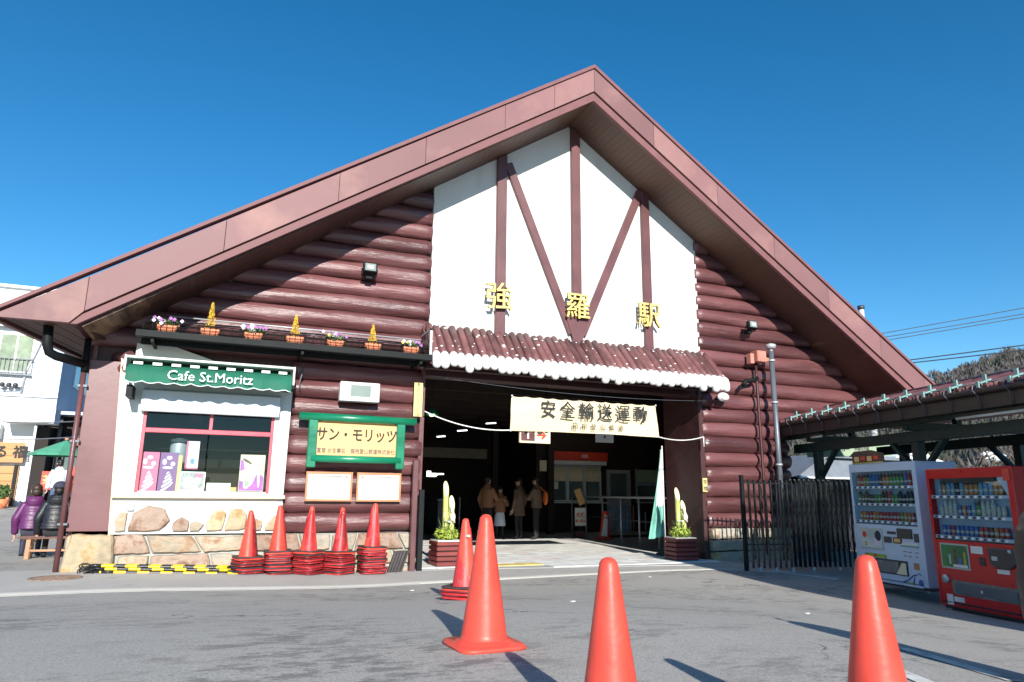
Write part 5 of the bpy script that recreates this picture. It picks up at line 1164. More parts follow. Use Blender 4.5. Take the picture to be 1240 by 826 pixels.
def vending(label, loc, w, body, panel, seed, rowsets, glass_h, ptop):
    t = thing('vending_machine', label, 'vending machine', loc, VA); H = 1.83; D = .70; h = w/2; rr = random.Random(seed)
    z0, z1 = .90, 1.70
    c = M(); c.box(-h, h, .10, D, .07, H); c.box(-h, -h+.055, 0, .10, .07, H); c.box(h-.055-.02, h, 0, .10, .07, H)
    c.box(-h+.055, h-.075, 0, .10, z1, H); c.box(-h+.055, h-.075, 0, .10, .07, z0)
    part('cabinet', c, body, t, world=False, bevel=.007)
    part('plinth', M().box(-h+.03, h-.03, .05, D-.05, .02, .07), 'vend_dark', t, world=False)
    for x in (-h+.08, h-.08):
        for y in (.08, D-.1): part('foot', M().tube([(x, y, .0), (x, y, .03)], .03, 8), 'grey_alu', t, world=False)
    part('display_back', M().box(-h+.055, h-.075, .085, .098, z0, z1), 'vend_back', t, world=False)
    n = 3; rh = (z1-z0-.02)/n
    for r in range(n):
        z = z0+.02+(n-1-r)*rh
        part('display_shelf', M().box(-h+.06, h-.08, .005, .084, z+.0, z+.042), 'vend_white', t, world=False)
        bm_ = M(); k = int((w-.2)/.062)
        for i in range(k): bm_.obox((-h+.11+i*.062, .0035, z+.020), (.020, 0, .004), (0, .003, 0), (-.003, 0, .014), i % 2)
        part('price_buttons', bm_, ['vend_dark', 'button'], t, world=False, kind='stuff')
        cols, pool = rowsets[r]; m_ = int((w-.26)/.074); x0 = -(m_-1)*.074/2
        run = None
        for i in range(m_):
            if run is None or rr.random() < .62: run = rr.choice(cols)
            me = (BOTS if (pool == 'b' or (pool == 'm' and rr.random() < .5)) else CANS)[run]
            o = bpy.data.objects.new('drink_sample', me); COL.objects.link(o); o.parent = t; o.location = (x0+i*.074-.01, .045, z+.043)
    part('display_glass', M().box(-h+.056, h-.076, .001, .003, z0, z1), 'glass', t, world=False)
    return t, h
wv, h = vending('white drinks machine with a small orange notice on its top', (9.435, 7.905, -.06), 1.46, 'vend_white', None, 4, ((['can_green', 'can_orange', 'can_blue', 'can_black', 'can_brown', 'can_red'], 'b'), (['can_red', 'can_black', 'can_green', 'can_brown', 'can_white'], 'm'), (['can_red', 'can_orange', 'can_green', 'can_orange'], 'c')), 0, 0)
def fp(t, name, x0, x1, z0, z1, m, y=-.004, th=.006, **k): return part(name, M().box(x0, x1, y-th/2, y+th/2, z0, z1), m, t, world=False, **k)
fp(wv, 'advert_panel', -.60, -.08, .52, .84, 'grey_alu'); fp(wv, 'advert_print', -.575, -.105, .545, .815, 'poster_pic' if T('poster_pic', (.50, .56, .55), .4, var=.3, scale=3, bump=0) else '', -.009)
part('printed_flowers', M().sph((-.48, -.013, .74), (.05, .002, .05), 10, 6).sph((-.46, -.013, .60), (.03, .002, .04), 10, 6, 1).sph((-.18, -.013, .73), (.07, .002, .08), 10, 6, 2).sph((-.22, -.012, .64), (.06, .002, .07), 10, 6, 3), ['sign_red', 'can_yellow', 'knit_navy', 'poster_text'], wv, world=False)
fp(wv, 'yellow_label', -.52, -.05, .41, .46, 'leaf_light'); fp(wv, 'red_label', -.30, -.26, .415, .455, 'sign_red', -.010)
fp(wv, 'coin_unit', .02, .20, .77, .81, 'vend_dark'); fp(wv, 'coin_unit', .24, .53, .72, .86, 'vend_dark', -.01, .02); fp(wv, 'screen', -.06, .10, .64, .73, 'vend_dark'); fp(wv, 'screen', .13, .31, .64, .73, 'can_brown'); fp(wv, 'screen_print', .16, .28, .66, .71, 'sign_orange', -.010); fp(wv, 'card_reader', .56, .65, .68, .80, 'vend_dark')
fp(wv, 'green_strip', .28, .63, .60, .625, 'turquoise'); fp(wv, 'white_strip', .28, .63, .63, .66, 'sticker')
for x in (.32, .42, .55): fp(wv, 'caption', x, x+.06, .53, .54, 'ink_faint'); fp(wv, 'caption', x, x+.05, .47, .48, 'ink_faint')
fp(wv, 'delivery_slot', -.30, .38, .19, .40, 'vend_dark', -.002, .012); fp(wv, 'delivery_flap', -.27, .20, .21, .375, 'vend_flap', -.012, .012); part('flap_corner', M().prism([(.15, .205), (.36, .205), (.36, .37), (.28, .37)], -.02, -.016), 'sign_cream', wv, world=False)
fp(wv, 'orange_sticker', .50, .60, .30, .39, 'wood_frame')
part('blue_emblem', M().tube([(.25, -.006, .10), (.38, -.006, .15), (.46, -.006, .21), (.54, -.006, .23)], .009, 5).tube([(.46, -.006, .10), (.49, -.006, .19)], .008, 5).sph((.60, -.006, .12), (.045, .003, .055), 10, 6).tube([(.56, -.006, .25), (.62, -.006, .24)], .008, 5), 'can_blue', wv, world=False)
part('green_emblem', M().sph((.42, -.006, .085), (.06, .003, .03), 10, 6), 'leaf_light', wv, world=False)
fp(wv, 'lower_groove', -.66, .64, .095, .105, 'vend_dark'); fp(wv, 'lower_step', -.68, .66, .06, .085, 'vend_white', -.02, .03)
t = thing('topper_sign', 'small orange and black house-shaped notice on top of the white drinks machine', 'sign', (0, 0, 0))
ORG[t.name] = Vector((0, 0, 0)); t.location = (9.50, 8.15, 1.775); t.rotation_euler = (0, 0, VA)
part('panel', M().prism([(-.36, 0), (.36, 0), (.36, .14), (.10, .20), (-.30, .20), (-.44, .12), (-.36, .12)], -.02, 0), 'can_brown', t, world=False)
for i in range(4): fp(t, 'print_bar', -.30+i*.15, -.19+i*.15, .03+.02*(i % 2), .11, ('sign_orange', 'cone_red')[i % 2], -.026, .006)
fp(t, 'yellow_edge', -.36, .36, .0, .018, 'can_yellow', -.026, .006)
rv, h2 = vending('wide red drinks machine at the right edge of the photo', (8.945, 6.22, -.20), 1.36, 'vend_red', None, 8, ((['can_blue', 'can_cyan', 'can_green', 'can_orange', 'can_black', 'can_cyan'], 'b'), (['can_cyan', 'can_blue', 'can_orange', 'can_white', 'can_green', 'can_orange'], 'm'), (['can_red', 'can_brown', 'can_red', 'can_orange', 'can_blue'], 'c')), 0, 0)
fp(rv, 'header_screen', -.42, .42, 1.64, 1.72, 'vend_dark', .02, .03)
part('glass_corner', M().prism([(.45, 1.70), (.60, 1.70), (.60, 1.45)], .008, .012), 'vend_white', rv, world=False)
fp(rv, 'advert_panel', -.56, -.10, .54, .86, 'grey_alu'); fp(rv, 'advert_print', -.54, -.12, .56, .84, 'green_ad' if T('green_ad', (.05, .20, .07), .4, var=.4, scale=6, bump=0) else '', -.009)
part('printed_bottles', M().box(-.42, -.39, -.014, -.012, .60, .72).box(-.34, -.29, -.014, -.012, .60, .80, 1).box(-.27, -.22, -.014, -.012, .60, .68, 2).box(-.18, -.15, -.014, -.012, .60, .76, 3), ['can_white', 'can_brown', 'can_blue', 'can_yellow'], rv, world=False); fp(rv, 'printed_caption', -.36, -.13, .565, .60, 'sticker', -.013, .004)
fp(rv, 'label', -.06, .12, .76, .85, 'sticker'); fp(rv, 'label', .30, .47, .55, .60, 'sticker'); fp(rv, 'label', -.42, -.26, .13, .19, 'sticker'); fp(rv, 'label', -.54, -.44, .08, .21, 'sticker')
fp(rv, 'coin_window', .05, .14, .62, .72, 'can_black'); part('coin_unit', M().prism([(.22, .66), (.30, .61), (.50, .61), (.60, .68), (.60, .85), (.20, .85)], -.03, 0), 'vend_dark', rv, world=False, bevel=.01); fp(rv, 'coin_plate', .27, .35, .70, .75, 'grey_alu', -.034, .006); part('coin_knob', M().sph((.53, -.03, .82), (.025, .02, .025), 10, 6), 'grey_alu', rv, world=False)
part('round_lock', M().rev([(0, 0), (.055, 0), (.055, .02), (0, .02)], (0, 0, 0), 16), 'grey_alu', rv, world=False, loc=(-.52, -.004, .40), rot=(R(90), 0, 0))
fp(rv, 'delivery_slot', -.42, .58, .22, .40, 'vend_flap', -.004, .012); fp(rv, 'delivery_flap', -.36, .55, .25, .36, 'grey_pipe', -.014, .012); part('flap_latch', M().sph((.05, -.025, .30), (.02, .01, .02), 8, 6), 'light_alu', rv, world=False)
fp(rv, 'lower_groove', -.64, .62, .10, .12, 'can_black'); part('corner_lamp', M().box(.56, .66, -.012, .05, 1.66, 1.80), 'cone_red', rv, world=False)
# litter bins hidden between / behind are not visible

# ------------------------------------------------------------------ folding gate
gt = thing('folding_gate', 'black folding metal gate between the log wall and the drinks machines', 'gate', (9.7, 10.0, 0))
A_, B_ = Vector((8.66, 10.12)), Vector((9.52, 9.98)); C_ = Vector((11.0, 9.75))
zb = lambda p: G(p.x, p.y)+.03
part('end_post', M().box(8.60, 8.66, 10.09, 10.15, -.02, 1.62), 'black_metal', gt, bevel=.004)
nb = 9
for i in range(nb):
    p = A_.lerp(B_, i/(nb-1)); z = zb(p); part('bar', M().box(p.x-.014, p.x+.014, p.y-.02, p.y+.02, z+.04, 1.54), 'black_slats', gt, bevel=.004)
for i in (2, 5, 8):
    p = A_.lerp(B_, i/(nb-1)); part('castor', M().tube([(p.x, p.y, zb(p)+.06), (p.x+.02, p.y-.03, zb(p)+.02)], .02, 6).sph((p.x, p.y-.03, zb(p)+.0), (.035, .015, .035), 10, 6), 'grey_alu', gt)
for z in (.42, 1.48): 
    d = (B_-A_); part('cross_rail', M().obox((*(A_+B_)/2, z), (d.x/2, d.y/2, 0), (0, .008, 0), (0, 0, .012)), 'black_slats', gt)
ng = 15; rg = random.Random(2)
for i in range(ng):
    f = i/(ng-1); p = B_.lerp(C_, .04+.95*f**1.05); z = zb(p); dx = .055+.05*f
    pts = [(p.x+dx*1.2, p.y+.06, z+.06), (p.x+dx*.9, p.y+.03, .75), (p.x+dx, p.y, 1.22), (p.x+dx*.8, p.y-.02, 1.46), (p.x+dx*.25, p.y-.03, 1.545), (p.x-.02, p.y-.03, 1.555)]
    part('curved_bar', M().tube(pts, [.018, .019, .021, .021, .018, .012], 8), 'black_slats', gt)
    part('bar', M().tube([(p.x-.01, p.y+.05, z+.05), (p.x-.012, p.y+.05, 1.50)], .013, 6), 'black_slats', gt)
sc_ = M()
for i in range(ng-1):
    p = B_.lerp(C_, i/(ng-1)); q = B_.lerp(C_, (i+1)/(ng-1))
    for z in (.25, .65, 1.05): sc_.obox(((p.x+q.x)/2, p.y+.08, z+.18), ((q.x-p.x)/2, 0, .16), (0, .004, 0), (0, 0, .012)); sc_.obox(((p.x+q.x)/2, p.y+.10, z+.18), ((q.x-p.x)/2, 0, -.16), (0, .004, 0), (0, 0, .012))
part('scissor_links', sc_, 'black_slats', gt, kind='stuff')
for i in (4, 9, 13): p = B_.lerp(C_, i/(ng-1)); part('castor', M().sph((p.x, p.y-.02, zb(p)+.03), (.035, .015, .035), 10, 6), 'grey_alu', gt)

# ------------------------------------------------------------------ side canopy
uv = Vector((-.2, -1, 0)).normalized(); CA = math.atan2(uv.y, uv.x)   # local +X runs towards the viewer, local +Y to the right (away from the square)
cp = thing('platform_canopy', 'low side canopy with maroon ribbed roof on dark green posts', 'canopy', (11.03, 11.5, 0), CA)
def cpart(name, mb, m, **k): return part(name, mb, m, cp, world=False, **k)
Lc = 14.5; Z = 2.81
cpart('roof_sheet', M().add([(-.6, .02, Z-.02), (Lc, .02, Z-.02), (Lc, 1.35, Z+.38), (-.6, 1.35, Z+.38), (-.6, .02, Z-.06), (Lc, .02, Z-.06), (Lc, 1.35, Z+.34), (-.6, 1.35, Z+.34)], [(0,1,2,3),(7,6,5,4),(0,4,5,1),(1,5,6,2),(2,6,7,3),(3,7,4,0)]), 'roof_metal')
cpart('roof_sheet', M().add([(-.6, 1.35, Z+.38), (Lc, 1.35, Z+.38), (Lc, 3.2, Z+.02), (-.6, 3.2, Z+.02), (-.6, 1.35, Z+.34), (Lc, 1.35, Z+.34), (Lc, 3.2, Z-.02), (-.6, 3.2, Z-.02)], [(0,1,2,3),(7,6,5,4),(0,4,5,1),(1,5,6,2),(2,6,7,3),(3,7,4,0)]), 'roof_metal')
nr = 46; rm = M().tube([(0, .03, Z+.012), (0, .7, Z+.215), (0, 1.33, Z+.385)], .038, 8).mesh('roof_rib', 'shingle')
for i in range(int(Lc/.25)):
    o = bpy.data.objects.new('roof_rib', rm); COL.objects.link(o); o.parent = cp; o.location = (-.45+i*.25, 0, 0)
cpart('ridge_cap', M().tube([(-.6, 1.35, Z+.40), (Lc, 1.35, Z+.40)], .05, 8), 'maroon')
cpart('snow_guard_rail', M().tube([(-.5, .16, Z+.10), (Lc, .16, Z+.10)], .012, 6), 'grey_alu')
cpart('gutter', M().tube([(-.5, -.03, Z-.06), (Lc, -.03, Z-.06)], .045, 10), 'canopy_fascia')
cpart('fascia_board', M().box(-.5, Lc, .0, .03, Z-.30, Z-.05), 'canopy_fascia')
for i in range(26):
    s_ = .30+i*.52
    b = cpart('guard_bracket', M().obox((s_, .10, Z+.10), (.030, 0, 0), (0, .10, .035), (0, -.004, .010)).box(s_-.030, s_+.030, .10, .125, Z+.06, Z+.20).box(s_-.022, s_+.022, -.03, -.005, Z+.0, Z+.09), 'turquoise')
    part('strap', M().tube([(s_, -.11, Z+.03), (s_-.01, -.12, Z-.04), (s_-.005, -.04, Z-.12), (s_-.005, -.012, Z-.30)], .008, 5), 'grey_pipe', b, world=False)
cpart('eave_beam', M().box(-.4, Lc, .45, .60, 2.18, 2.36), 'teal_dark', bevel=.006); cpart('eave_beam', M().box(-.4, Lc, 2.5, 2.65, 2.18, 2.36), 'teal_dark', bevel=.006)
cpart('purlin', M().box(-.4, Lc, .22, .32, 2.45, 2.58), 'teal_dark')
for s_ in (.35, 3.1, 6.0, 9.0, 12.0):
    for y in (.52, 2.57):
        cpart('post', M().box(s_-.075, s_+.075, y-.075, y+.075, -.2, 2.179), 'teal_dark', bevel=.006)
        for k in (-1, 1): 
            if s_ < 1 and k < 0: continue
            cpart('brace', M().obox((s_+k*.32, y, 1.92), (.045, 0, 0), (0, .05, 0), (k*.26, 0, .26)), 'teal_dark')
    cpart('tie_beam', M().box(s_-.05, s_+.05, .3, 2.9, 2.37, 2.50), 'teal_dark')
    cpart('king_post', M().box(s_-.05, s_+.05, 1.3, 1.4, 2.50, Z+.33), 'teal_dark')
for s_, L, lb in ((.8, .35, 'short fluorescent tube under the canopy beside the log wall'), (4.9, 1.2, 'long fluorescent tube under the canopy near the right edge')):
    t = thing('canopy_light', lb, 'tube light', (11.03, 11.5, 0), CA); ORG[t.name] = Vector((0, 0, 0))
    part('tube', M().tube([(s_-L/2, .20, 2.44), (s_+L/2, .20, 2.44)], .022, 8), 'letter_white', t, world=False); part('housing', M().box(s_-L/2-.03, s_+L/2+.03, .17, .25, 2.465, 2.50), 'vend_dark', t, world=False)
# dark shed behind the gate
sd_ = thing('shed', 'dark shed with a grey metal gable roof behind the folding gate', 'shed', (17, 16, 0))
part('wall', M().box(15.6, 21, 15.9, 19, -.2, 1.86), 'can_black', sd_)
part('roof', M().prism([(15.45, 1.84), (16.6, 2.52), (21.2, 2.48), (21.2, 2.4), (16.65, 2.42), (15.6, 1.80)], 15.7, 19.2), 'shed_roof', sd_); part('roof_front', M().add([(15.45, 15.68, 1.84), (21.2, 15.68, 1.84), (21.2, 15.9, 2.5), (16.6, 15.9, 2.5)], [(0, 1, 2, 3)]), 'shed_roof', sd_)
part('eave', M().box(15.4, 21.2, 15.6, 15.7, 1.79, 1.84), 'light_alu', sd_)
t = thing('station_board', 'pale green board with dark and red lettering hanging under the canopy', 'signboard', (15.3, 13.75, 2.50), R(-52))
ORG[t.name] = Vector((0, 0, 0))
part('panel', M().box(-1.0, 1.02, 0, .04, -.19, .17), 'mint_board', t, world=False)
text('lettering', 'のりば ケーブルカー', .13, (-.42, -.01, .0), 'ink', t, off=.003, sx=.8); text('lettering', '早雲山方面', .10, (.35, -.01, .0), 'ink_faint', t, sx=.7); text('lettering', '箱根登山鉄道', .085, (.78, -.01, -.12), 'sign_red', t, sx=.7)
for x in (-.8, .8): part('hanger', M().tube([(x, .02, .17), (x, .02, .45)], .012, 5), 'black_metal', t, world=False)

t = thing('dark_backing', 'dark backing added behind the folding gate to keep the view through it dark', 'wall', (13.5, 13, 0)); part('backing_body', M().box(11.5, 20.5, 13.0, 13.15, -.2, 1.50), 'can_black', t); part('backing_cap', M().box(11.48, 20.52, 12.96, 13.19, 1.501, 1.56), 'vend_dark', t)  # backing added so the gap behind the gate stays dark
# ------------------------------------------------------------------ left side street
lb_ = thing('white_building', 'white two-storey building with an orange shop sign on the left', 'building', (-9, 30, 0))
gz = lambda x, y: G(x, y)-.1
WB = M(); WB.box(-16, -6.35, 30, 38, 0, 8.62); part('wall', WB, 'house_white', lb_)
part('side_wing', M().box(-6.345, -5.80, 29.99, 44, 4.12, 8.60), 'house_white_shade', lb_); part('roof_edge', M().box(-16.1, -5.75, 29.85, 30, 8.56, 8.66), 'house_white', lb_)
part('floor_band', M().box(-16, -5.78, 29.9, 29.989, 4.55, 4.62), 'grey_alu', lb_)
# window of the upper floor
def win(x0, x1, z0, z1, y=29.99):
    w_ = part('window', M().box(x0, x1, y-.05, y+.01, z0, z1), 'grey_alu', lb_)
    part('pane', M().box(x0+.06, (x0+x1)/2-.03, y-.065, y-.051, z0+.06, z1-.06).box((x0+x1)/2+.03, x1-.06, y-.065, y-.051, z0+.06, z1-.06), 'curtain', w_)
    for k in range(9): part('rail_bar', M().box(x0+k*(x1-x0)/8-.01, x0+k*(x1-x0)/8+.01, y-.18, y-.16, z0-.05, z0+.5), 'grey_pipe', w_)
    part('rail_top', M().box(x0-.05, x1+.05, y-.19, y-.15, z0+.5, z0+.53).box(x0-.05, x1+.05, y-.19, y-.05, z0-.1, z0-.05), 'grey_pipe', w_)
win(-7.85, -6.75, 5.40, 6.85); win(-10.6, -9.3, 5.4, 6.85)
part('eyebrow', M().box(-8.1, -6.5, 29.7, 29.99, 7.05, 7.15), 'grey_alu', lb_)
# blue-shaded side windows
sw = part('window', M().box(-5.80, -5.76, 32.2, 35.4, 5.3, 6.75), 'grey_alu', lb_)
for y in (32.3, 33.4, 34.5): part('pane', M().box(-5.765, -5.75, y, y+.85, 5.38, 6.65), 'window_glass', sw)
part('awning_box', M().box(-7.15, -5.6, 29.0, 29.9, 3.55, 4.11), 'house_white', lb_)
part('shop_recess', M().box(-6.3, -5.9, 30.1, 37, 0, 3.5), 'dark_room', lb_)
part('side_balcony', M().box(-5.75, -4.9, 30.3, 40, 4.0, 4.12), 'house_white_shade', lb_)
bb = M()
for i in range(14): bb.box(-4.97, -4.93, 30.5+i*.45, 30.56+i*.45, 4.12, 4.75)
bb.box(-4.98, -4.92, 30.3, 37, 4.75, 4.80); part('balcony_rail', bb, 'vend_dark', lb_, kind='stuff')
part('drain_pipe', M().tube([(-6.55, 29.93, 8.3), (-6.6, 29.93, 6.5), (-6.9, 29.93, 5.4), (-6.95, 29.93, 4.6)], .04, 6), 'grey_alu', lb_)
part('ac_unit', M().box(-7.9, -7.3, 29.6, 29.95, 3.0, 3.5), 'light_alu', lb_)
# lower shop front in orange wood
part('door_opening', M().box(-8.6, -7.7, 29.93, 29.995, 2.9, 3.6), 'dark_room', lb_)
for i in range(6): part('shop_plank', M().box(-16, -6.62, 29.90, 29.985, .5+i*.26, .5+i*.26+.245), 'shop_orange', lb_)
for x in (-8.0, -7.3, -6.7): part('shop_post', M().box(x-.05, x+.05, 29.82, 29.895, .4, 2.1), 'dark_room', lb_)
part('shop_window', M().box(-7.85, -7.45, 29.84, 29.89, .9, 1.8), 'turquoise', lb_)
t = thing('shop_sign', 'orange wooden shop sign with brushed characters on the white building', 'signboard', (-7.2, 29.7, 2.5))
for i in range(3): part('plank', M().box(-9.2, -6.5, 29.70, 29.76, 2.18+i*.235, 2.18+i*.235+.225), 'shop_orange', t)
text('lettering', 'る 福', .46, (.30, -.02, .02), 'ink', t, off=.012)
t = thing('bicycle_lamp', 'dark cluster of lamps fixed on the white building wall', 'lamp', (-7.3, 29.8, 4.9)); part('lamp_bar', M().tube([(-7.7, 29.8, 4.75), (-6.9, 29.8, 4.85)], .02, 6), 'vend_dark', t)
for x in (-7.5, -7.3, -7.1): part('lamp_head', M().sph((x, 29.75, 4.92), (.09, .1, .09), 10, 6), 'vend_dark', t)
# dark annexe behind the parasol
an = thing('dark_annexe', 'dark open-fronted shop behind the green parasol', 'shop', (-5, 31, 0))
part('wall', M().box(-6.6, -2.5, 31.2, 36, .2, 3.98), 'dark_room', an); part('shop_front', M().box(-5.6, -3.0, 31.1, 31.19, 1.0, 2.6), 'window_glass', an); part('red_beam', M().box(-5.9, -2.6, 31.0, 31.19, 2.9, 3.2), 'maroon', an)
for x in (-6.4, -5.7, -4.4): part('post', M().box(x-.06, x+.06, 30.7, 30.82, .4, 4.0), 'can_black', an)
part('white_post', M().box(-6.05, -5.98, 28.5, 28.57, .4, 3.4), 'light_alu', an)
for x0, x1, z0, z1, lb, s_ in ((-5.05, -4.70, 1.25, 1.80, 'red square sign left of the jeans-clad person in the side street', '茶'), (-4.25, -3.45, 1.15, 1.95, 'larger red sign right of the jeans-clad person in the side street', '売店')):
    t = thing('red_sign', lb, 'sign', ((x0+x1)/2, 25.6, z0)); part('panel', M().box(x0, x1, 25.6, 25.65, z0, z1), 'sign_red', t); part('leg', M().box(x0+.1, x0+.14, 25.62, 25.66, G(-5, 25.6), z0), 'vend_dark', t); text('lettering', s_, .3, (0, -.01, (z1-z0)/2), 'sign_orange', t, off=.004)
t = thing('parasol', 'green market parasol open in front of the dark shop', 'parasol', (-5.1, 28, .45))
n = 8; apex = Vector((-4.95, 28, 2.92)); rim = [Vector((-5.15+.84*math.cos(2*math.pi*k/n+.2), 28+.84*math.sin(2*math.pi*k/n+.2), 2.44)) for k in range(n)]
for k in range(n): part('canopy_panel', M().add([apex, rim[k], rim[(k+1) % n]], [(0, 1, 2)]).add([rim[k], rim[k]-Vector((0, 0, .07)), rim[(k+1) % n]-Vector((0, 0, .07)), rim[(k+1) % n]], [(0, 1, 2, 3)]), 'parasol_green', t)
part('pole', M().tube([(-5.0, 28, .5), (-4.95, 28, 2.9)], .03, 8), 'bench_wood', t); part('finial', M().sph((-4.95, 28, 2.96), .07, 8, 6), 'bench_wood', t); part('base', M().rev([(0, .3), (.3, .3), (.3, .56), (.05, .6)], (-5.0, 28, .0), 16), 'concrete', t)
# potted shrubs at the shop front
rr = random.Random(6)
for i, (x, y, s_, lb) in enumerate(((-8.5, 28.6, .7, 'leafy potted shrub by the orange shop front at the left edge'), (-7.6, 28.9, .85, 'taller potted shrub by the orange shop front'), (-6.7, 28.7, .55, 'low potted plant by the corner of the orange shop front'))):
    t = thing('potted_shrub', lb, 'potted plant', (x, y, G(x, y)), 0, 'potted shrubs by the shop front'); part('pot', M().rev([(0, 0), (.16, 0), (.22, .3), (.19, .3), (0, .28)], (0, 0, 0), 14), ('light_alu', 'vend_dark', 'terracotta')[i], t, world=False)
    part('foliage', leaves(M(), (0, 0, .3+.45*s_), (.42*s_, .42*s_, .5*s_), 420, .06, i), 'leaf', t, world=False, kind='stuff'); part('stem', M().tube([(0, 0, .2), (.02, 0, .3+.4*s_)], .02, 5), 'bark', t, world=False)
for (a, b, lb) in (((-9, 27, 3.9), (-2.05, 13.2, 2.35), 'thin cable from the white building to the station corner, upper one'), ((-9, 27, 3.3), (-2.05, 13.2, 2.1), 'thin cable from the white building to the station corner, lower one')):
    top('street_cable', M().tube(sag(a, b, .25), .010, 5), 'grey_pipe', lb, 'cable', 'thin cables across the side street', origin=(-5, 20, 2.6))

# ------------------------------------------------------------------ right background
def hill_mat():
    m, n, l, b = new_mat('winter_wood'); tc = n.new('ShaderNodeTexCoord')
    def noi(s, d=6):
        x = n.new('ShaderNodeTexNoise'); x.inputs['Scale'].default_value = s; x.inputs['Detail'].default_value = d; x.inputs['Roughness'].default_value = .7; l.new(tc.outputs['Object'], x.inputs[0]); return x.outputs[0]
    cr = n.new('ShaderNodeValToRGB'); e = cr.color_ramp.elements; e[0].position = .35; e[0].color = (.035, .040, .025, 1); e[1].position = .7; e[1].color = (.15, .125, .10, 1); k = e.new(.5); k.color = (.085, .075, .058, 1)
    l.new(noi(.09, 9), cr.inputs[0]); l.new(cr.outputs[0], b.inputs['Base Color']); b.inputs['Roughness'].default_value = .95
    MT['winter_wood'] = m
hill_mat()
N = M(); nx, ny = 110, 46; rr = random.Random(12)
def hillz(x, y):
    # distance across the valley; ridge rising to the right
    d = math.hypot(x, y); az = math.degrees(math.atan2(x, y))
    base = max(0, min(1, (d-70)/190)); prof = .152+.0045*(az-54)+.0035*math.sin(az*.9)+.002*math.sin(az*4.1)
    if az < 40: prof -= .002*(40-az)
    h_ = 260*max(prof, .0)*(base**.85)
    return h_-1*base+3*noise.noise(Vector((x*.02, y*.02, 3)))*base+2.*noise.noise(Vector((x*.09, y*.09, 7)))*base-2*(1-base)
V = []
for j in range(ny+1):
    d = 60+(j/ny)**1.0*205
    for i in range(nx+1):
        a = R(22+i*62/nx); x, y = math.sin(a)*d, math.cos(a)*d; V.append((x, y, hillz(x, y)+(noise.noise(Vector((x*.5, y*.5, 0)))*1.6 if j > 4 else 0)))
V2 = []
hm = M().add(V, [(j*(nx+1)+i, j*(nx+1)+i+1, (j+1)*(nx+1)+i+1, (j+1)*(nx+1)+i) for j in range(ny) for i in range(nx)], 0, False)
# back face so that the ridge is solid from behind
for i in range(nx+1):
    a = R(22+i*62/nx); V2.append((math.sin(a)*420, math.cos(a)*420, -2))
o_ = len(hm.v); hm.v += [tuple(v) for v in V2]
for i in range(nx): hm.f.append([ny*(nx+1)+i, ny*(nx+1)+i+1, o_+i+1, o_+i]); hm.m.append(0); hm.s.append(False)
struct('hillside', hm, 'winter_wood')
# bare woods covering the hillside: upright crowns, too many to count
T('twig_crown', (.098, .088, .082), .95, var=.25, scale=.15, bump=0); T('evergreen', (.052, .060, .045), .95, var=.4, scale=.2, bump=0)
wd = M(); rr = random.Random(77)
for k in range(9000):
    a = R(rr.uniform(44, 66)); d = 80+182*rr.random()**.8; x, y = math.sin(a)*d, math.cos(a)*d; z = hillz(x, y); s_ = rr.uniform(.5, 1.25)*(.7+d/400); mi = 1 if noise.noise(Vector((x*.03, y*.03, 5))) > .22 else 0
    for q in range(6):
        c = Vector((x, y, z-.2))+Vector((rr.uniform(-.7, .7)*s_, rr.uniform(-.7, .7)*s_, rr.uniform(.2, 1.6)*s_)); b = rr.random()*3.14
        u = Vector((math.cos(b), math.sin(b), 0))*s_*rr.uniform(.10, .28); w_ = Vector((rr.uniform(-.5, .5), rr.uniform(-.5, .5), rr.uniform(.5, 1.1)))*s_
        wd.add([c-u, c+u*.6, c+w_], [(0, 1, 2)], mi)
o = struct('winter_woodland', wd, ['twig_crown', 'evergreen']); o['kind'] = 'stuff'
# white house and street lamp beyond the canopy
wh = thing('white_house', 'white house gable with pale turquoise trim seen between the drinks machines and canopy', 'house', (39, 30, 0))
part('wall', M().prism([(37.2, 0), (41.6, 0), (41.6, 3.15), (39.8, 3.6), (39.0, 4.35), (37.2, 3.6)], 30, 36), 'house_white', wh); part('trim', M().box(40.2, 41.7, 29.9, 29.99, 2.4, 2.75), 'turquoise', wh); part('window', M().box(37.4, 38.4, 29.95, 29.99, 2.0, 3.0), 'window_glass', wh)
part('roof', M().prism([(37.0, 3.55), (39.0, 4.37), (39.9, 3.62), (41.9, 3.2), (41.9, 3.35), (39.95, 3.78), (39.05, 4.52), (37.0, 3.72)], 29.8, 36.2), 'letter_white', wh)
sl_ = thing('street_lamp', 'grey street lamp head on a thin arm beyond the red drinks machine', 'street lamp', (31.3, 20, 0)); part('head', M().sph((30.6, 20, 3.05), (.85, .3, .24), 14, 8), 'light_alu', sl_); part('socket', M().sph((29.8, 20, 3.0), (.22, .16, .15), 8, 6), 'vend_dark', sl_); part('arm', M().tube([(31.3, 20, 3.1), (31.9, 20, 3.2), (32.3, 20, 2.6), (32.3, 20, -.1)], .06, 6), 'grey_pipe', sl_)
t = thing('marker_post', 'short pinkish post standing left of the street lamp head', 'post', (27.2, 19.4, 0)); part('shaft', M().box(27.1, 27.28, 19.3, 19.5, 0, 2.35), 'pink_box', t)
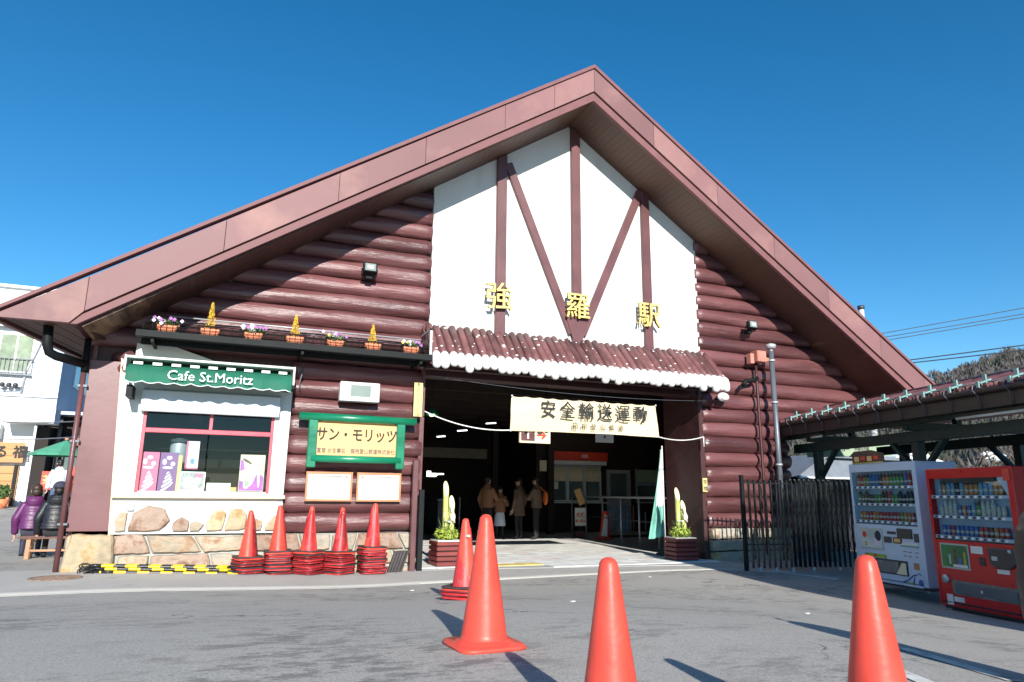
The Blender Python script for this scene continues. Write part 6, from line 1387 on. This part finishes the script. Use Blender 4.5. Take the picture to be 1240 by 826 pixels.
# bare trees
def bare_tree(label, x, y, h, seed, lean=(0, 0), spread=.62, depth=6, r0=.14, grp='bare trees beyond the canopy'):
    t = thing('bare_tree', label, 'tree', (x, y, 0), 0, grp); rr = random.Random(seed); tr = M(); cr = M()
    def grow(p, d, L, r, k):
        pts = [p]; q = p.copy(); dd = d.copy()
        for i in range(4):
            dd = (dd+Vector((rr.gauss(0, .12), rr.gauss(0, .12), rr.gauss(.03, .08)))).normalized(); q = q+dd*L/4; pts.append(q.copy())
        (tr if k >= depth-1 else cr).tube(pts, [r, r*.92, r*.84, r*.76, r*.68], 6 if k > 2 else 4, cap=False)
        if k <= 0: return
        for i in range(rr.choice((2, 3, 3))):
            a = rr.uniform(0, 6.28); u = dd.orthogonal().normalized(); w_ = dd.cross(u); nd = (dd*(1-spread*.5)+(u*math.cos(a)+w_*math.sin(a))*spread*rr.uniform(.7, 1.3)).normalized()
            grow(pts[rr.choice((2, 3, 4, 4))], nd, L*rr.uniform(.62, .85), r*.62, k-1)
    grow(Vector((0, 0, 0)), Vector((lean[0], lean[1], 1)).normalized(), h*.32, r0, depth)
    part('trunk', tr, 'bark', t, world=False); part('crown', cr, 'bark', t, world=False)
bare_tree('bare tree with drooping twigs close behind the red drinks machine', 17.5, 10.8, 3.3, 5, (-.25, 0), .8)
bare_tree('bare tree farther left between the canopy posts', 24, 19, 3.6, 8, (.1, 0), .7)
bare_tree('bare tree at the right edge beyond the canopy', 20, 11.9, 3.4, 15, (-.3, 0), .85)
bare_tree('slim bare tree behind the grey shed roof', 24, 24, 3.8, 21, (0, 0), .7)
bare_tree('bare tree standing beside the white house', 33, 25, 4.4, 25, (-.1, 0), .7)
t = thing('bamboo_bush', 'yellow-green bush glimpsed beneath the canopy beside the log wall', 'bush', (17.8, 19.3, 0)); part('foliage', leaves(M(), (0, 0, 1.4), (1.0, .8, 1.4), 2600, .10, 4, shell=.1), 'leaf_light', t, world=False, kind='stuff'); part('stem', M().tube([(0, 0, 0), (.05, 0, .8), (.0, 0, 1.7)], .05, 6), 'bark', t, world=False)
# pole behind the roof and overhead wires
po = thing('utility_pole', 'grey utility pole whose tip shows above the right roof slope', 'utility pole', (26.0, 21.9, 0)); part('shaft', M().tube([(26, 21.9, 0), (26, 21.9, 9.55)], [.17, .12], 12), 'concrete', po); part('top_cap', M().tube([(26, 21.9, 9.55), (26, 21.9, 9.72)], .15, 10), 'vend_dark', po); part('cross_arm', M().box(25.2, 26.8, 21.83, 21.95, 8.0, 8.1), 'grey_alu', po)
for i, (z0, z1, lb) in enumerate(((7.56, 7.92, 'highest overhead wire right of the roof'), (7.39, 7.71, 'second overhead wire right of the roof'), (7.26, 7.59, 'third overhead wire right of the roof'), (6.37, 6.59, 'upper wire of the lower pair above the hill'), (6.26, 6.41, 'lower wire of the lower pair above the hill'), (5.35, 5.6, 'lowest overhead wire crossing in front of the hill'))):
    a = Vector((23.56, 18.57, z0)); b = Vector((25.92, 15.1, z1)); d = b-a
    pts = [a+d*k for k in (-1.2, -.6, 0, .5, 1, 1.8, 3, 4.5)]; pts = [p+Vector((0, 0, .02*(k-.5)**2*.6)) for p, k in zip(pts, (-1.2, -.6, 0, .5, 1, 1.8, 3, 4.5))]
    top('overhead_wire', M().tube(pts, .016 if i < 3 else .022, 5), 'grey_pipe' if i < 3 else 'vend_dark', lb, 'wire', 'overhead wires on the right', origin=tuple(a))
po2 = thing('utility_pole', 'grey utility pole standing off to the right, carrying the overhead wires', 'utility pole', (34.3, 3.0, 0)); part('shaft', M().tube([(34.3, 2.8, 0), (34.3, 2.8, 10.5)], [.18, .13], 12), 'concrete', po2)
# unseen building added behind the viewer's right to shade the drinks machines
kb = thing('shade_building', 'unseen low building added behind the viewer on the right to cast shade', 'building', (8, -5, 0))
part('wall', M().box(6.55, 14.0, -8.5, -1.2, .0, 5.6), 'house_white', kb); part('roof', M().box(6.35, 14.2, -8.7, -1.0, 5.601, 5.9), 'roof_metal', kb); part('door', M().box(8, 9, -1.2, -1.16, .1, 2.1), 'vend_flap', kb); part('window', M().box(10, 12, -1.2, -1.16, .9, 2.1), 'window_glass', kb)
